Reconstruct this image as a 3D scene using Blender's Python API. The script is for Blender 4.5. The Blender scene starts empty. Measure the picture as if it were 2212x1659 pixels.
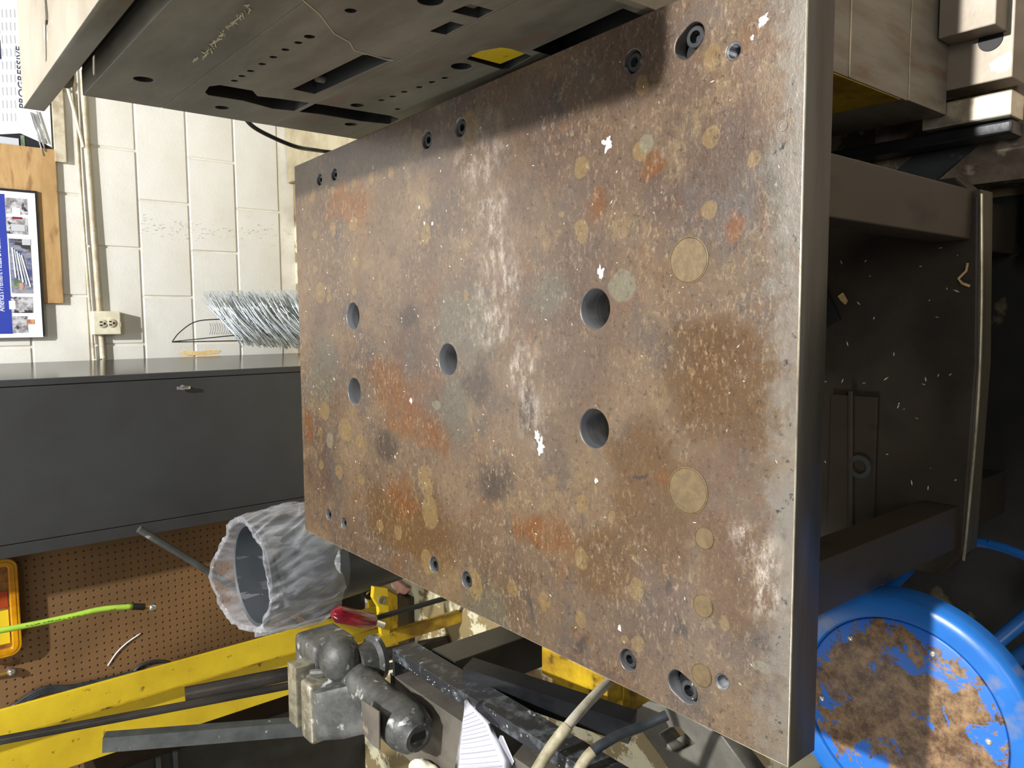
import bpy, bmesh, math, random
from mathutils import Vector, Matrix, noise
random.seed(7)
R = math.radians
PI = math.pi
S = bpy.context.scene
C = S.collection

# ------------------------------------------------------------------ camera, world, lights, exposure
RT = Vector((0.99637582, 0.06095583, -0.05932637))      # the room's "right" seen from the phone
DN = Vector((-0.00675916, -0.63851953, -0.76957594))    # towards the phone's feet
FW = Vector((-0.08479118, 0.76718785, -0.63579341))     # viewing direction
FOC = 1658.9
T = 0.78                                                # height of the table's upper face
CAM = Vector((0.07268, 0.0, 0.8 + T))
cd = bpy.data.cameras.new('camera')
cam = bpy.data.objects.new('camera', cd)
C.objects.link(cam)
m3 = Matrix((DN, RT, -FW)).transposed()                 # the phone was held on its side
cam.matrix_world = Matrix.Translation(CAM) @ m3.to_4x4()
cd.sensor_width = 36
cd.lens = 36 * FOC / 2212
cd.clip_start = 0.02
S.camera = cam

w = bpy.data.worlds.new('shop_air')
S.world = w
w.use_nodes = True
w.node_tree.nodes['Background'].inputs[0].default_value = (0.95, 0.98, 1.0, 1)
w.node_tree.nodes['Background'].inputs[1].default_value = 0.11


def area(name, loc, target, sx, sy, power, col=(1, .995, .98)):
    ld = bpy.data.lights.new(name, 'AREA')
    ld.shape = 'RECTANGLE'
    ld.size = sx
    ld.size_y = sy
    ld.energy = power
    ld.color = col
    o = bpy.data.objects.new(name, ld)
    C.objects.link(o)
    o.location = loc
    d = Vector(target) - Vector(loc)
    q = d.to_track_quat('-Z', 'Y')
    o.rotation_euler = q.to_euler()
    return o


area('high_bay_lamp', (1.2, 1.0, 4.9), (1.1, 1.1, 0), .14, .14, 430)
tl = area('tube_lamp_by_wall', (.20, 2.80, T + 1.52), (.20, 2.80, 0), 1.45, .09, 13)
tl.rotation_euler = (0, 0, math.atan2(.40, 1.37))
area('tube_lamp_left', (-1.25, 2.05, 3.3), (-1.1, 1.8, 0), .5, .9, 15)
area('fill_light_far_left', (-3.6, .6, 3.3), (.4, 1.2, .9), 1.2, 1.2, 48)  # unseen fill, added to brighten the die's left face
area('fill_light_behind', (1.0, -1.8, 3.4), (.6, 2.8, .9), 1.6, .5, 36)  # unseen front fill, added to lift the faces towards the camera
S.view_settings.view_transform = 'Standard'
S.view_settings.look = 'None'
S.view_settings.gamma = 1
S.view_settings.exposure = 0.0
S.view_settings.use_curve_mapping = False


def at(px, py, ax, val):
    """point of the place seen at photo pixel (px,py) on the plane axis=val (floor at z=0)"""
    u = 829.5 - py
    v = px - 1106.0
    d = RT * (u / FOC) + DN * (v / FOC) + FW
    t = (val - CAM[ax]) / d[ax]
    return CAM + d * t


def atz(px, py, z): return at(px, py, 2, z)


def aty(px, py, y): return at(px, py, 1, y)


def atx(px, py, x): return at(px, py, 0, x)


# ------------------------------------------------------------------ materials
def srgb(c):
    return tuple(((x / 255) / 12.92 if x / 255 <= .04045 else ((x / 255 + .055) / 1.055) ** 2.4) for x in c) + (1,)


def nodes(m):
    return m.node_tree.nodes, m.node_tree.links


def mat(name, c1, c2=None, scale=8, rough=.5, metal=0, bump=0, bscale=60, contrast=(.4, .62), stretch=None,
        c3=None, c3scale=40, c3th=(.62, .7), rough2=None, detail=6, coat=0):
    m = bpy.data.materials.new(name)
    m.use_nodes = True
    N, L = nodes(m)
    b = N['Principled BSDF']
    b.inputs['Roughness'].default_value = rough
    b.inputs['Metallic'].default_value = metal
    if coat:
        b.inputs['Coat Weight'].default_value = coat
        b.inputs['Coat Roughness'].default_value = .12
    b.inputs['Base Color'].default_value = srgb(c1)
    tc = N.new('ShaderNodeTexCoord')
    mp = N.new('ShaderNodeMapping')
    L.new(tc.outputs['Object'], mp.inputs[0])
    if stretch: mp.inputs['Scale'].default_value = stretch
    if c2:
        n = N.new('ShaderNodeTexNoise')
        n.inputs['Scale'].default_value = scale
        n.inputs['Detail'].default_value = detail
        n.inputs['Roughness'].default_value = .65
        L.new(mp.outputs[0], n.inputs['Vector'])
        cr = N.new('ShaderNodeValToRGB')
        cr.color_ramp.elements[0].position = contrast[0]
        cr.color_ramp.elements[1].position = contrast[1]
        cr.color_ramp.elements[0].color = srgb(c1)
        cr.color_ramp.elements[1].color = srgb(c2)
        L.new(n.outputs['Fac'], cr.inputs[0])
        out = cr.outputs[0]
        if c3:
            n3 = N.new('ShaderNodeTexNoise')
            n3.inputs['Scale'].default_value = c3scale
            n3.inputs['Detail'].default_value = 5
            L.new(mp.outputs[0], n3.inputs['Vector'])
            mr = N.new('ShaderNodeMapRange')
            mr.inputs[1].default_value = c3th[0]
            mr.inputs[2].default_value = c3th[1]
            L.new(n3.outputs['Fac'], mr.inputs[0])
            mx = N.new('ShaderNodeMix')
            mx.data_type = 'RGBA'
            L.new(mr.outputs[0], mx.inputs[0])
            L.new(out, mx.inputs[6])
            mx.inputs[7].default_value = srgb(c3)
            out = mx.outputs[2]
        L.new(out, b.inputs['Base Color'])
        if rough2 is not None:
            r = N.new('ShaderNodeMapRange')
            r.inputs[1].default_value = .35
            r.inputs[2].default_value = .65
            r.inputs[3].default_value = rough
            r.inputs[4].default_value = rough2
            L.new(n.outputs['Fac'], r.inputs[0])
            L.new(r.outputs[0], b.inputs['Roughness'])
    if bump:
        nb = N.new('ShaderNodeTexNoise')
        nb.inputs['Scale'].default_value = bscale
        nb.inputs['Detail'].default_value = 5
        L.new(mp.outputs[0], nb.inputs['Vector'])
        bp = N.new('ShaderNodeBump')
        bp.inputs['Strength'].default_value = bump
        bp.inputs['Distance'].default_value = .002
        L.new(nb.outputs['Fac'], bp.inputs['Height'])
        L.new(bp.outputs[0], b.inputs['Normal'])
    return m


M = {}
M['block'] = mat('painted_block', (222, 221, 215), (212, 209, 199), 2.2, .6, bump=.35, bscale=90, c3=(188, 172, 138), c3scale=1.6, c3th=(.62, .8))
M['mortar'] = mat('painted_mortar', (226, 222, 210), (208, 202, 188), 6, .6)
M['floor'] = mat('worn_painted_floor', (138, 122, 86), (206, 199, 168), 7, .55, contrast=(.50, .53), c3=(92, 68, 42), c3scale=5, c3th=(.56, .66), bump=.2, stretch=(1, .7, 1))
M['cab'] = mat('charcoal_locker_paint', (54, 55, 56), (50, 50, 50), 3, .42, bump=.08, bscale=300)
M['cabside'] = mat('charcoal_gloss_side', (50, 48, 46), rough=.16)
M['black'] = mat('black_painted_steel', (17, 18, 20), (28, 29, 32), 12, .38, bump=.15, bscale=80)
M['dustblack'] = mat('dusty_black_steel', (34, 35, 38), (84, 88, 92), 26, .5, bump=.5, bscale=90, contrast=(.5, .66), c3=(170, 176, 178), c3scale=60, c3th=(.66, .74))
M['dark'] = mat('dark_void_steel', (14, 14, 13), rough=.8)
M['recess_shade'] = mat('die_recess_shade', (26, 25, 21), (16, 15, 13), 6, .6)  # near-black colour paints shade into the die's recesses
M['die'] = mat('ground_tool_steel', (92, 88, 76), (128, 123, 109), 5, .46, metal=.15, contrast=(.36, .66), stretch=(1, .6, 2.2), c3=(112, 88, 70), c3scale=6, c3th=(.60, .72), bump=.12, bscale=40, rough2=.55)
M['dietop'] = mat('bright_die_shoe', (156, 147, 132), (138, 126, 110), 5, .45, metal=.25, bump=.15, bscale=50, c3=(196, 190, 178), c3scale=16)
M['stack'] = mat('stained_die_steel', (146, 139, 127), (126, 117, 102), 9, .5, metal=.3, stretch=(3, 3, .6), c3=(120, 92, 66), c3scale=6, c3th=(.58, .68), bump=.15)
M['sheen'] = mat('polished_steel_edge_glint', (206, 196, 172), (150, 138, 116), 14, .3, metal=.6)
M['bore'] = mat('bored_steel', (146, 147, 150), (112, 113, 116), 5, .36, metal=.45, stretch=(1, 1, 14))
M['edge'] = mat('cart_edge_steel', (88, 84, 78), (76, 73, 69), 5, .45, metal=.45, stretch=(1, 1, 9), bump=.15, bscale=40, c3=(92, 90, 86), c3scale=9, c3th=(.64, .75))
M['leg'] = mat('brown_steel_leg', (72, 62, 50), (62, 55, 46), 6, .5, metal=.3, stretch=(1, 1, .4), c3=(44, 36, 30), c3scale=11, c3th=(.6, .7), bump=.15)
M['shelf'] = mat('oily_dark_shelf', (74, 65, 54), (54, 48, 41), 4, .48, metal=.3, bump=.25, bscale=30, c3=(70, 60, 50), c3scale=13, c3th=(.6, .75))
M['lip'] = mat('olive_steel_edge', (92, 84, 66), (70, 62, 48), 8, .5, metal=.3, stretch=(.3, 1, 3))
M['screw'] = mat('black_oxide_screw', (70, 71, 72), (54, 55, 56), 30, .38, metal=.7)
M['screwdark'] = mat('counterbore_steel', (46, 46, 46), (36, 36, 36), 30, .4, metal=.7)
M['socket'] = mat('socket_black', (8, 8, 8), rough=.6)
M['chip'] = mat('bright_chip', (244, 240, 228), (220, 212, 196), 200, .4)
M['chipstraw'] = mat('straw_shaving', (206, 172, 118), (180, 146, 92), 80, .6)
M['yellow'] = mat('yellow_machine_paint', (212, 184, 38), (190, 160, 30), 3, .42, bump=.15, bscale=30, c3=(120, 98, 26), c3scale=34, c3th=(.67, .73))
M['yellowold'] = mat('dirty_yellow_paint', (190, 158, 26), (138, 104, 20), 10, .5, c3=(70, 56, 20), c3scale=20, c3th=(.6, .7), bump=.2)
M['pipe'] = mat('dark_steel_pipe', (74, 68, 62), (50, 47, 45), 14, .36, metal=.5, stretch=(1, 1, .2))
M['greybar'] = mat('dark_grey_bar', (74, 76, 74), (54, 57, 56), 9, .5, c3=(150, 150, 146), c3scale=26, c3th=(.68, .74))
M['vise'] = mat('dusty_cast_vise', (62, 62, 60), (96, 96, 92), 14, .5, metal=.3, bump=.5, bscale=70, c3=(178, 180, 176), c3scale=34, c3th=(.62, .72))
M['jaw'] = mat('worn_vise_jaw', (178, 172, 152), (132, 126, 110), 30, .36, metal=.6, c3=(224, 218, 196), c3scale=40)
M['bench'] = mat('bare_bench_steel', (112, 106, 96), (92, 87, 80), 10, .45, metal=.3, c3=(140, 130, 112), c3scale=20, bump=.1)
M['paper'] = mat('white_paper', (240, 240, 246), rough=.7)
M['ink'] = mat('grey_print', (150, 150, 162), rough=.8)
M['rag'] = mat('off_white_rag', (226, 220, 196), (200, 190, 162), 20, .8)
M['hosewhite'] = mat('dirty_white_hose', (190, 184, 166), (150, 140, 116), 16, .55)
M['hoseblack'] = mat('dark_grey_hose', (54, 58, 62), (40, 43, 46), 20, .45)
M['hosegreen'] = mat('lime_air_hose', (166, 204, 72), (150, 188, 64), 20, .4)
M['print'] = mat('dark_hose_print', (84, 104, 40), rough=.6)
M['brass'] = mat('brass_fitting', (176, 140, 74), rough=.35, metal=.6)
M['chrome'] = mat('chrome', (226, 228, 228), rough=.18, metal=.9)
M['bin'] = mat('grey_plastic_bin', (72, 76, 80), (64, 68, 72), 6, .45)
M['binlow'] = mat('black_plastic_bin', (38, 42, 45), rough=.4)
M['red'] = mat('dark_red_grip', (120, 22, 34), (90, 16, 26), 20, .2, coat=.6)
M['pink'] = mat('pink_cloth', (206, 160, 144), (186, 136, 120), 20, .8)
M['stoolblue'] = mat('blue_stool_paint', (34, 108, 186), (28, 94, 168), 6, .35, c3=(128, 126, 120), c3scale=7, c3th=(.63, .70), bump=.05)
M['rivet'] = mat('zinc_rivet', (206, 202, 190), rough=.3, metal=.6)
M['cream'] = mat('cream_painted_steel', (226, 220, 196), (206, 198, 172), 14, .5)
M['conduit'] = mat('painted_conduit', (200, 192, 170), (168, 154, 130), 20, .45)
M['white'] = mat('white_card', (236, 238, 240), rough=.55)
M['blue'] = mat('royal_blue_print', (44, 62, 160), rough=.5)
M['navy'] = mat('navy_print', (44, 48, 82), rough=.5)
M['pgrey'] = mat('photo_grey', (126, 124, 128), (196, 196, 200), 40, .5, contrast=(.42, .58), c3=(60, 56, 64), c3scale=30, c3th=(.56, .62))
M['pblue'] = mat('photo_blue', (72, 78, 128), (150, 152, 160), 26, .5, contrast=(.42, .58), c3=(56, 54, 60), c3scale=22, c3th=(.55, .62), stretch=(1, 1, .4))
M['pred'] = mat('photo_red', (120, 30, 42), rough=.5)
M['porange'] = mat('photo_orange', (224, 160, 104), (150, 110, 96), 40, .5)
M['pgreen'] = mat('photo_green', (84, 104, 76), (150, 160, 140), 40, .5)
M['lightgrey'] = mat('light_grey_print', (188, 192, 198), rough=.5)
M['blackboard'] = mat('black_backing', (30, 32, 38), rough=.5)
M['zinc'] = mat('galvanised_wire', (222, 230, 234), (170, 178, 184), 300, .26, metal=.55)
M['amber'] = mat('amber_case_plastic', (206, 150, 22), (176, 116, 16), 12, .22, coat=.5)
M['amberdark'] = mat('amber_case_contents', (104, 62, 16), (140, 96, 30), 40, .6)
M['label'] = mat('yellow_label', (218, 190, 32), rough=.5)
M['redlabel'] = mat('rust_red_label', (150, 56, 14), rough=.5)
M['grime'] = mat('grey_casting', (120, 116, 106), (96, 93, 86), 8, .5, metal=.2, bump=.15)
M['marker'] = mat('black_marker_ink', (14, 14, 10), rough=.6)
M['chalk'] = mat('chalk_mark', (182, 176, 148), rough=.9)
M['fleck'] = mat('dried_white_paint', (238, 234, 224), (190, 186, 178), 90, .5)
M['slag'] = mat('slate_plate', (66, 68, 70), (52, 54, 55), 14, .6, bump=.3, bscale=60, c3=(88, 88, 86), c3scale=30)
M['rust'] = mat('rusty_floor_plate', (150, 134, 116), (112, 96, 80), 16, .55, metal=.15, bump=.4, bscale=60, c3=(176, 160, 138), c3scale=40, c3th=(.56, .64))
M['gasket'] = mat('black_rubber', (16, 16, 18), rough=.6)


def wood():
    m = mat('osb_plywood', (186, 152, 104), (166, 132, 86), 5, .6, stretch=(1, 1, 4), c3=(146, 110, 74), c3scale=8, c3th=(.56, .66))
    return m


M['ply'] = wood()


def peg():
    m = bpy.data.materials.new('perforated_hardboard')
    m.use_nodes = True
    N, L = nodes(m)
    b = N['Principled BSDF']
    b.inputs['Roughness'].default_value = .6
    tc = N.new('ShaderNodeTexCoord')
    sx = N.new('ShaderNodeSeparateXYZ')
    L.new(tc.outputs['Object'], sx.inputs[0])
    outs = []
    for ax in (0, 2):
        a = N.new('ShaderNodeMath'); a.operation = 'DIVIDE'; a.inputs[1].default_value = .0275
        L.new(sx.outputs[ax], a.inputs[0])
        f = N.new('ShaderNodeMath'); f.operation = 'FRACT'
        L.new(a.outputs[0], f.inputs[0])
        s = N.new('ShaderNodeMath'); s.operation = 'SUBTRACT'; s.inputs[1].default_value = .5
        L.new(f.outputs[0], s.inputs[0])
        p = N.new('ShaderNodeMath'); p.operation = 'POWER'; p.inputs[1].default_value = 2
        L.new(s.outputs[0], p.inputs[0])
        outs.append(p)
    a = N.new('ShaderNodeMath')
    L.new(outs[0].outputs[0], a.inputs[0]); L.new(outs[1].outputs[0], a.inputs[1])
    r = N.new('ShaderNodeMapRange')
    r.inputs[1].default_value = .010; r.inputs[2].default_value = .030
    L.new(a.outputs[0], r.inputs[0])
    n = N.new('ShaderNodeTexNoise'); n.inputs['Scale'].default_value = 2.5; n.inputs['Detail'].default_value = 4
    L.new(tc.outputs['Object'], n.inputs['Vector'])
    cr = N.new('ShaderNodeValToRGB')
    cr.color_ramp.elements[0].color = srgb((104, 76, 44)); cr.color_ramp.elements[1].color = srgb((122, 90, 54))
    cr.color_ramp.elements[0].position = .4; cr.color_ramp.elements[1].position = .6
    L.new(n.outputs['Fac'], cr.inputs[0])
    mx = N.new('ShaderNodeMix'); mx.data_type = 'RGBA'
    mx.inputs[6].default_value = srgb((52, 32, 16))
    L.new(r.outputs[0], mx.inputs[0]); L.new(cr.outputs[0], mx.inputs[7])
    L.new(mx.outputs[2], b.inputs['Base Color'])
    bp = N.new('ShaderNodeBump'); bp.inputs['Strength'].default_value = .8; bp.inputs['Distance'].default_value = .002
    L.new(r.outputs[0], bp.inputs['Height']); L.new(bp.outputs[0], b.inputs['Normal'])
    return m


M['peg'] = peg()
M['mat'] = mat('shaded_floor_sheet', (16, 15, 12), (30, 27, 21), 7, .85, c3=(96, 86, 62), c3scale=11, c3th=(.62, .68), bump=.3)
M['peel'] = mat('peeled_paint', (222, 190, 124), (232, 208, 160), 60, .7)
M['sleeve'] = mat('stained_hose_sleeve', (168, 160, 132), (132, 122, 96), 26, .6)
M['scuff'] = mat('wall_scuff', (150, 142, 128), rough=.7)
M['tan_course'] = mat('tan_course_stand_in', (168, 158, 130), (146, 134, 106), 8, .6)
M['plugm'] = mat('filled_plug', (104, 86, 56), (88, 72, 47), 70, .5, metal=.15, bump=.3, bscale=140)
M['pin'] = mat('dull_pin', (110, 100, 90), (90, 80, 72), 60, .4, metal=.4)


def film():
    m = bpy.data.materials.new('clear_bin_liner')
    m.use_nodes = True
    N, L = nodes(m)
    b = N['Principled BSDF']
    b.inputs['Base Color'].default_value = (.70, .72, .77, 1)
    b.inputs['Roughness'].default_value = .10
    b.inputs['Specular IOR Level'].default_value = 1.0
    tr = N.new('ShaderNodeBsdfTransparent')
    mx = N.new('ShaderNodeMixShader')
    tc = N.new('ShaderNodeTexCoord')
    n = N.new('ShaderNodeTexNoise'); n.inputs['Scale'].default_value = 9; n.inputs['Detail'].default_value = 5; n.inputs['Distortion'].default_value = 1.5
    mp = N.new('ShaderNodeMapping'); mp.inputs['Scale'].default_value = (1.6, 1.6, .6)
    L.new(tc.outputs['Object'], mp.inputs[0]); L.new(mp.outputs[0], n.inputs['Vector'])
    lw = N.new('ShaderNodeLayerWeight'); lw.inputs[0].default_value = .45
    r = N.new('ShaderNodeMapRange'); r.inputs[1].default_value = .42; r.inputs[2].default_value = .68; r.inputs[3].default_value = .05; r.inputs[4].default_value = .26
    L.new(n.outputs['Fac'], r.inputs[0])
    ad = N.new('ShaderNodeMath'); ad.use_clamp = True
    ml = N.new('ShaderNodeMath'); ml.operation = 'MULTIPLY'; ml.inputs[1].default_value = .32
    L.new(lw.outputs['Facing'], ml.inputs[0])
    L.new(r.outputs[0], ad.inputs[0]); L.new(ml.outputs[0], ad.inputs[1])
    L.new(ad.outputs[0], mx.inputs[0]); L.new(tr.outputs[0], mx.inputs[1]); L.new(b.outputs[0], mx.inputs[2])
    L.new(mx.outputs[0], N['Material Output'].inputs[0])
    return m


M['film'] = film()


def stoolseat():
    m = bpy.data.materials.new('worn_blue_seat')
    m.use_nodes = True
    N, L = nodes(m)
    b = N['Principled BSDF']
    b.inputs['Roughness'].default_value = .45
    tc = N.new('ShaderNodeTexCoord')
    n = N.new('ShaderNodeTexNoise'); n.inputs['Scale'].default_value = 19; n.inputs['Detail'].default_value = 12; n.inputs['Roughness'].default_value = .72; n.inputs['Distortion'].default_value = .5
    L.new(tc.outputs['Object'], n.inputs['Vector'])
    ln = N.new('ShaderNodeVectorMath'); ln.operation = 'LENGTH'
    L.new(tc.outputs['Object'], ln.inputs[0])
    r = N.new('ShaderNodeMapRange'); r.inputs[1].default_value = .03; r.inputs[2].default_value = .14; r.inputs[3].default_value = -.08; r.inputs[4].default_value = .055
    L.new(ln.outputs['Value'], r.inputs[0])
    a = N.new('ShaderNodeMath')
    L.new(n.outputs['Fac'], a.inputs[0]); L.new(r.outputs[0], a.inputs[1])
    th = N.new('ShaderNodeMapRange'); th.inputs[1].default_value = .525; th.inputs[2].default_value = .54
    L.new(a.outputs[0], th.inputs[0])
    n2 = N.new('ShaderNodeTexNoise'); n2.inputs['Scale'].default_value = 30; n2.inputs['Detail'].default_value = 12; n2.inputs['Roughness'].default_value = .8
    L.new(tc.outputs['Object'], n2.inputs['Vector'])
    cr = N.new('ShaderNodeValToRGB')
    cr.color_ramp.elements[0].position = .42; cr.color_ramp.elements[1].position = .60
    cr.color_ramp.elements[0].color = srgb((74, 48, 26)); cr.color_ramp.elements[1].color = srgb((150, 120, 84))
    L.new(n2.outputs['Fac'], cr.inputs[0])
    mx = N.new('ShaderNodeMix'); mx.data_type = 'RGBA'
    mx.inputs[7].default_value = srgb((36, 104, 196))
    L.new(th.outputs[0], mx.inputs[0]); L.new(cr.outputs[0], mx.inputs[6])
    L.new(mx.outputs[2], b.inputs['Base Color'])
    bp = N.new('ShaderNodeBump'); bp.inputs['Strength'].default_value = .3; bp.inputs['Distance'].default_value = .0008
    L.new(th.outputs[0], bp.inputs['Height']); L.new(bp.outputs[0], b.inputs['Normal'])
    return m


M['seat'] = stoolseat()

ORG = Vector((0, 1.1, 0.2))          # the cart's own origin


def plate_material():
    m = bpy.data.materials.new('rust_mottled_plate')
    m.use_nodes = True
    N, L = nodes(m)
    b = N['Principled BSDF']
    tc = N.new('ShaderNodeTexCoord')
    P = tc.outputs['Object']

    def tex(scale, detail=6, rough=.6, stretch=None, dist=0):
        n = N.new('ShaderNodeTexNoise')
        n.inputs['Scale'].default_value = scale
        n.inputs['Detail'].default_value = detail
        n.inputs['Roughness'].default_value = rough
        n.inputs['Distortion'].default_value = dist
        if stretch:
            mp = N.new('ShaderNodeMapping'); mp.inputs['Scale'].default_value = stretch
            L.new(P, mp.inputs[0]); L.new(mp.outputs[0], n.inputs['Vector'])
        else:
            L.new(P, n.inputs['Vector'])
        return n

    def mr(x, a, bb, c=0, d=1, smooth=False):
        r = N.new('ShaderNodeMapRange')
        if smooth: r.interpolation_type = 'SMOOTHSTEP'
        for i, v in enumerate((a, bb, c, d)): r.inputs[i + 1].default_value = v
        L.new(x, r.inputs[0])
        return r.outputs[0]

    def mix(f, a, c, blend='MIX'):
        x = N.new('ShaderNodeMix'); x.data_type = 'RGBA'; x.blend_type = blend
        if isinstance(f, float): x.inputs[0].default_value = f
        else: L.new(f, x.inputs[0])
        if isinstance(a, tuple): x.inputs[6].default_value = srgb(a)
        else: L.new(a, x.inputs[6])
        if isinstance(c, tuple): x.inputs[7].default_value = srgb(c)
        else: L.new(c, x.inputs[7])
        return x.outputs[2]

    def math2(op, a, c):
        x = N.new('ShaderNodeMath'); x.operation = op
        for i, v in enumerate((a, c)):
            if isinstance(v, (int, float)): x.inputs[i].default_value = v
            else: L.new(v, x.inputs[i])
        return x.outputs[0]

    # wobble of the coordinates so outlines are not perfect
    nw = tex(22, 3)
    wob = N.new('ShaderNodeVectorMath'); wob.operation = 'SUBTRACT'
    L.new(nw.outputs['Color'], wob.inputs[0]); wob.inputs[1].default_value = (.5, .5, .5)
    ws = N.new('ShaderNodeVectorMath'); ws.operation = 'SCALE'; ws.inputs['Scale'].default_value = .018
    L.new(wob.outputs[0], ws.inputs[0])
    pw = N.new('ShaderNodeVectorMath')
    L.new(P, pw.inputs[0]); L.new(ws.outputs[0], pw.inputs[1])
    nw2 = tex(7, 4)
    wob2 = N.new('ShaderNodeVectorMath'); wob2.operation = 'SUBTRACT'
    L.new(nw2.outputs['Color'], wob2.inputs[0]); wob2.inputs[1].default_value = (.5, .5, .5)
    ws2 = N.new('ShaderNodeVectorMath'); ws2.operation = 'SCALE'; ws2.inputs['Scale'].default_value = .16
    L.new(wob2.outputs[0], ws2.inputs[0])
    pw2 = N.new('ShaderNodeVectorMath')
    L.new(P, pw2.inputs[0]); L.new(ws2.outputs[0], pw2.inputs[1])

    def spots(lst, src, soft=(.82, 1.0)):
        acc = None
        for (px, py, rx, ry) in lst:
            c = atz(px, py, T)
            dx = abs((atz(px, py + ry, T) - atz(px, py - ry, T)).x) / 2
            dy = abs((atz(px + rx, py, T) - atz(px - rx, py, T)).y) / 2
            s = N.new('ShaderNodeVectorMath'); s.operation = 'SUBTRACT'
            L.new(src, s.inputs[0]); s.inputs[1].default_value = (c.x - ORG.x, c.y - ORG.y, T - ORG.z)
            q = N.new('ShaderNodeVectorMath'); q.operation = 'MULTIPLY'
            L.new(s.outputs[0], q.inputs[0]); q.inputs[1].default_value = (1 / dx, 1 / dy, 0)
            l = N.new('ShaderNodeVectorMath'); l.operation = 'LENGTH'
            L.new(q.outputs[0], l.inputs[0])
            acc = l.outputs['Value'] if acc is None else math2('MINIMUM', acc, l.outputs['Value'])
        return mr(acc, soft[0], soft[1], 1, 0, True)

    big = tex(3.2, 5, .6)
    base = mix(mr(big.outputs['Fac'], .38, .6), (118, 100, 88), (146, 128, 108))
    med = tex(9, 7, .7)
    base = mix(mr(med.outputs['Fac'], .52, .66), base, (116, 106, 100))
    med2 = tex(6, 8, .75, (1.0, 1.25, 1))
    base = mix(mr(med2.outputs['Fac'], .55, .66, 0, .6), base, (142, 108, 76))
    med3 = tex(13, 8, .75, dist=.4)
    base = mix(mr(med3.outputs['Fac'], .56, .68, 0, .75), base, (160, 142, 112))
    med4 = tex(10, 8, .7, (1, 1, 1), .8)
    base = mix(mr(med4.outputs['Fac'], .60, .70, 0, .7), base, (92, 90, 92))
    # brown oil film and rust patches with outlines of their own
    oil = spots([(1560, 830, 170, 140), (1400, 1090, 120, 160), (880, 1130, 120, 90), (1600, 1250, 130, 150), (1380, 960, 80, 120), (1300, 1220, 100, 120)], pw2.outputs[0], (.55, 1.05))
    base = mix(math2('MULTIPLY', oil, .72), base, (122, 94, 54))
    org = spots([(835, 815, 58, 70), (880, 890, 62, 80), (925, 940, 46, 60), (1405, 365, 26, 34), (1582, 505, 26, 42), (868, 1060, 40, 50), (1420, 1050, 30, 26), (1160, 1150, 80, 60), (668, 925, 12, 60), (1300, 420, 30, 60), (745, 440, 60, 50)], pw2.outputs[0], (.5, 1.0))
    nz = mr(tex(24, 6, .7).outputs['Fac'], .35, .62, .35, 1)
    base = mix(math2('MULTIPLY', math2('MULTIPLY', org, nz), .85), base, (142, 98, 50))
    grey = spots([(1000, 720, 90, 120), (980, 880, 50, 90), (1690, 420, 40, 200), (1690, 1090, 26, 120), (1040, 1330, 60, 90), (700, 800, 40, 90), (1180, 640, 60, 60)], pw2.outputs[0], (.4, 1.05))
    base = mix(math2('MULTIPLY', grey, .75), base, (124, 120, 110))
    dk = spots([(880, 680, 34, 40), (830, 960, 36, 60), (1030, 830, 60, 60), (1150, 890, 20, 80), (1060, 1020, 60, 60), (1370, 1010, 28, 12), (1440, 1240, 16, 32), (1690, 1150, 12, 22), (1700, 820, 10, 60), (1455, 1330, 18, 40), (1270, 1420, 30, 34)], pw2.outputs[0], (.3, 1.0))
    base = mix(math2('MULTIPLY', dk, .65), base, (78, 70, 66))
    # round tan blotches left by drops
    A = [(395, 370, 18, 30), (545, 315, 20, 40), (672, 278, 22, 50), (810, 235, 25, 50), (250, 420, 18, 40), (545, 610, 30, 55), (395, 640, 22, 60), (265, 680, 18, 30), (267, 938, 15, 28), (558, 870, 25, 60), (305, 1105, 35, 80), (370, 1145, 20, 30), (1355, 1130, 20, 35), (550, 1095, 18, 30), (1060, 680, 35, 70)]
    Cc = [(335, 455, 35, 70), (305, 600, 18, 35), (590, 680, 28, 48), (312, 850, 18, 40), (440, 890, 28, 55), (603, 955, 22, 45), (733, 1280, 25, 45), (866, 1330, 25, 55), (480, 590, 50, 90), (1420, 635, 12, 40), (1060, 960, 60, 120), (1090, 1180, 60, 130)]
    Bz = [(1175, 510, 60, 85), (250, 655, 55, 95), (670, 100, 60, 80), (255, 200, 55, 80), (110, 545, 20, 25)]
    D = [(250, 1125, 50, 62), (250, 1520, 48, 85), (1050, 180, 30, 36), (480, 1215, 25, 40)]
    E_ = [(270, 60, 50, 60), (275, 485, 42, 70), (710, 685, 45, 70), (610, 640, 30, 40), (700, 270, 60, 90), (1380, 530, 40, 60)]
    G = [(490, 120, 50, 100), (850, 290, 60, 120), (1130, 320, 42, 70), (1370, 410, 48, 72), (1640, 105, 50, 78), (1640, 530, 42, 68), (2060, 720, 50, 60)]
    F6 = [(1255, 455, 75, 120), (1240, 1090, 75, 90), (690, 675, 60, 90), (1580, 1260, 60, 60)]
    Z5 = [(1010, 1040, 50, 110), (1390, 920, 75, 130)]
    sp = []
    for lst, ox, oy, k in ((A, 600, 300, 3.318), (Cc, 600, 750, 3.318), (Bz, 1180, 300, 3.318), (D, 1180, 750, 3.318), (E_, 1180, 1200, 3.615), (G, 780, 1180, 3.456), (F6, 1200, 0, 3.687), (Z5, 600, 0, 3.352)):
        sp += [(ox + a / k, oy + bb / k, c / k, d / k) for a, bb, c, d in lst]
    tan = spots(sp, pw.outputs[0], (.86, 1.0))
    base = mix(math2('MULTIPLY', tan, .72), base, (158, 138, 102))
    gp = spots([(1344, 618, 31, 36), (712, 952, 8, 20), (944, 877, 10, 12), (1396, 312, 18, 24), (1645, 1440, 22, 14)], pw.outputs[0], (.85, 1.0))
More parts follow.
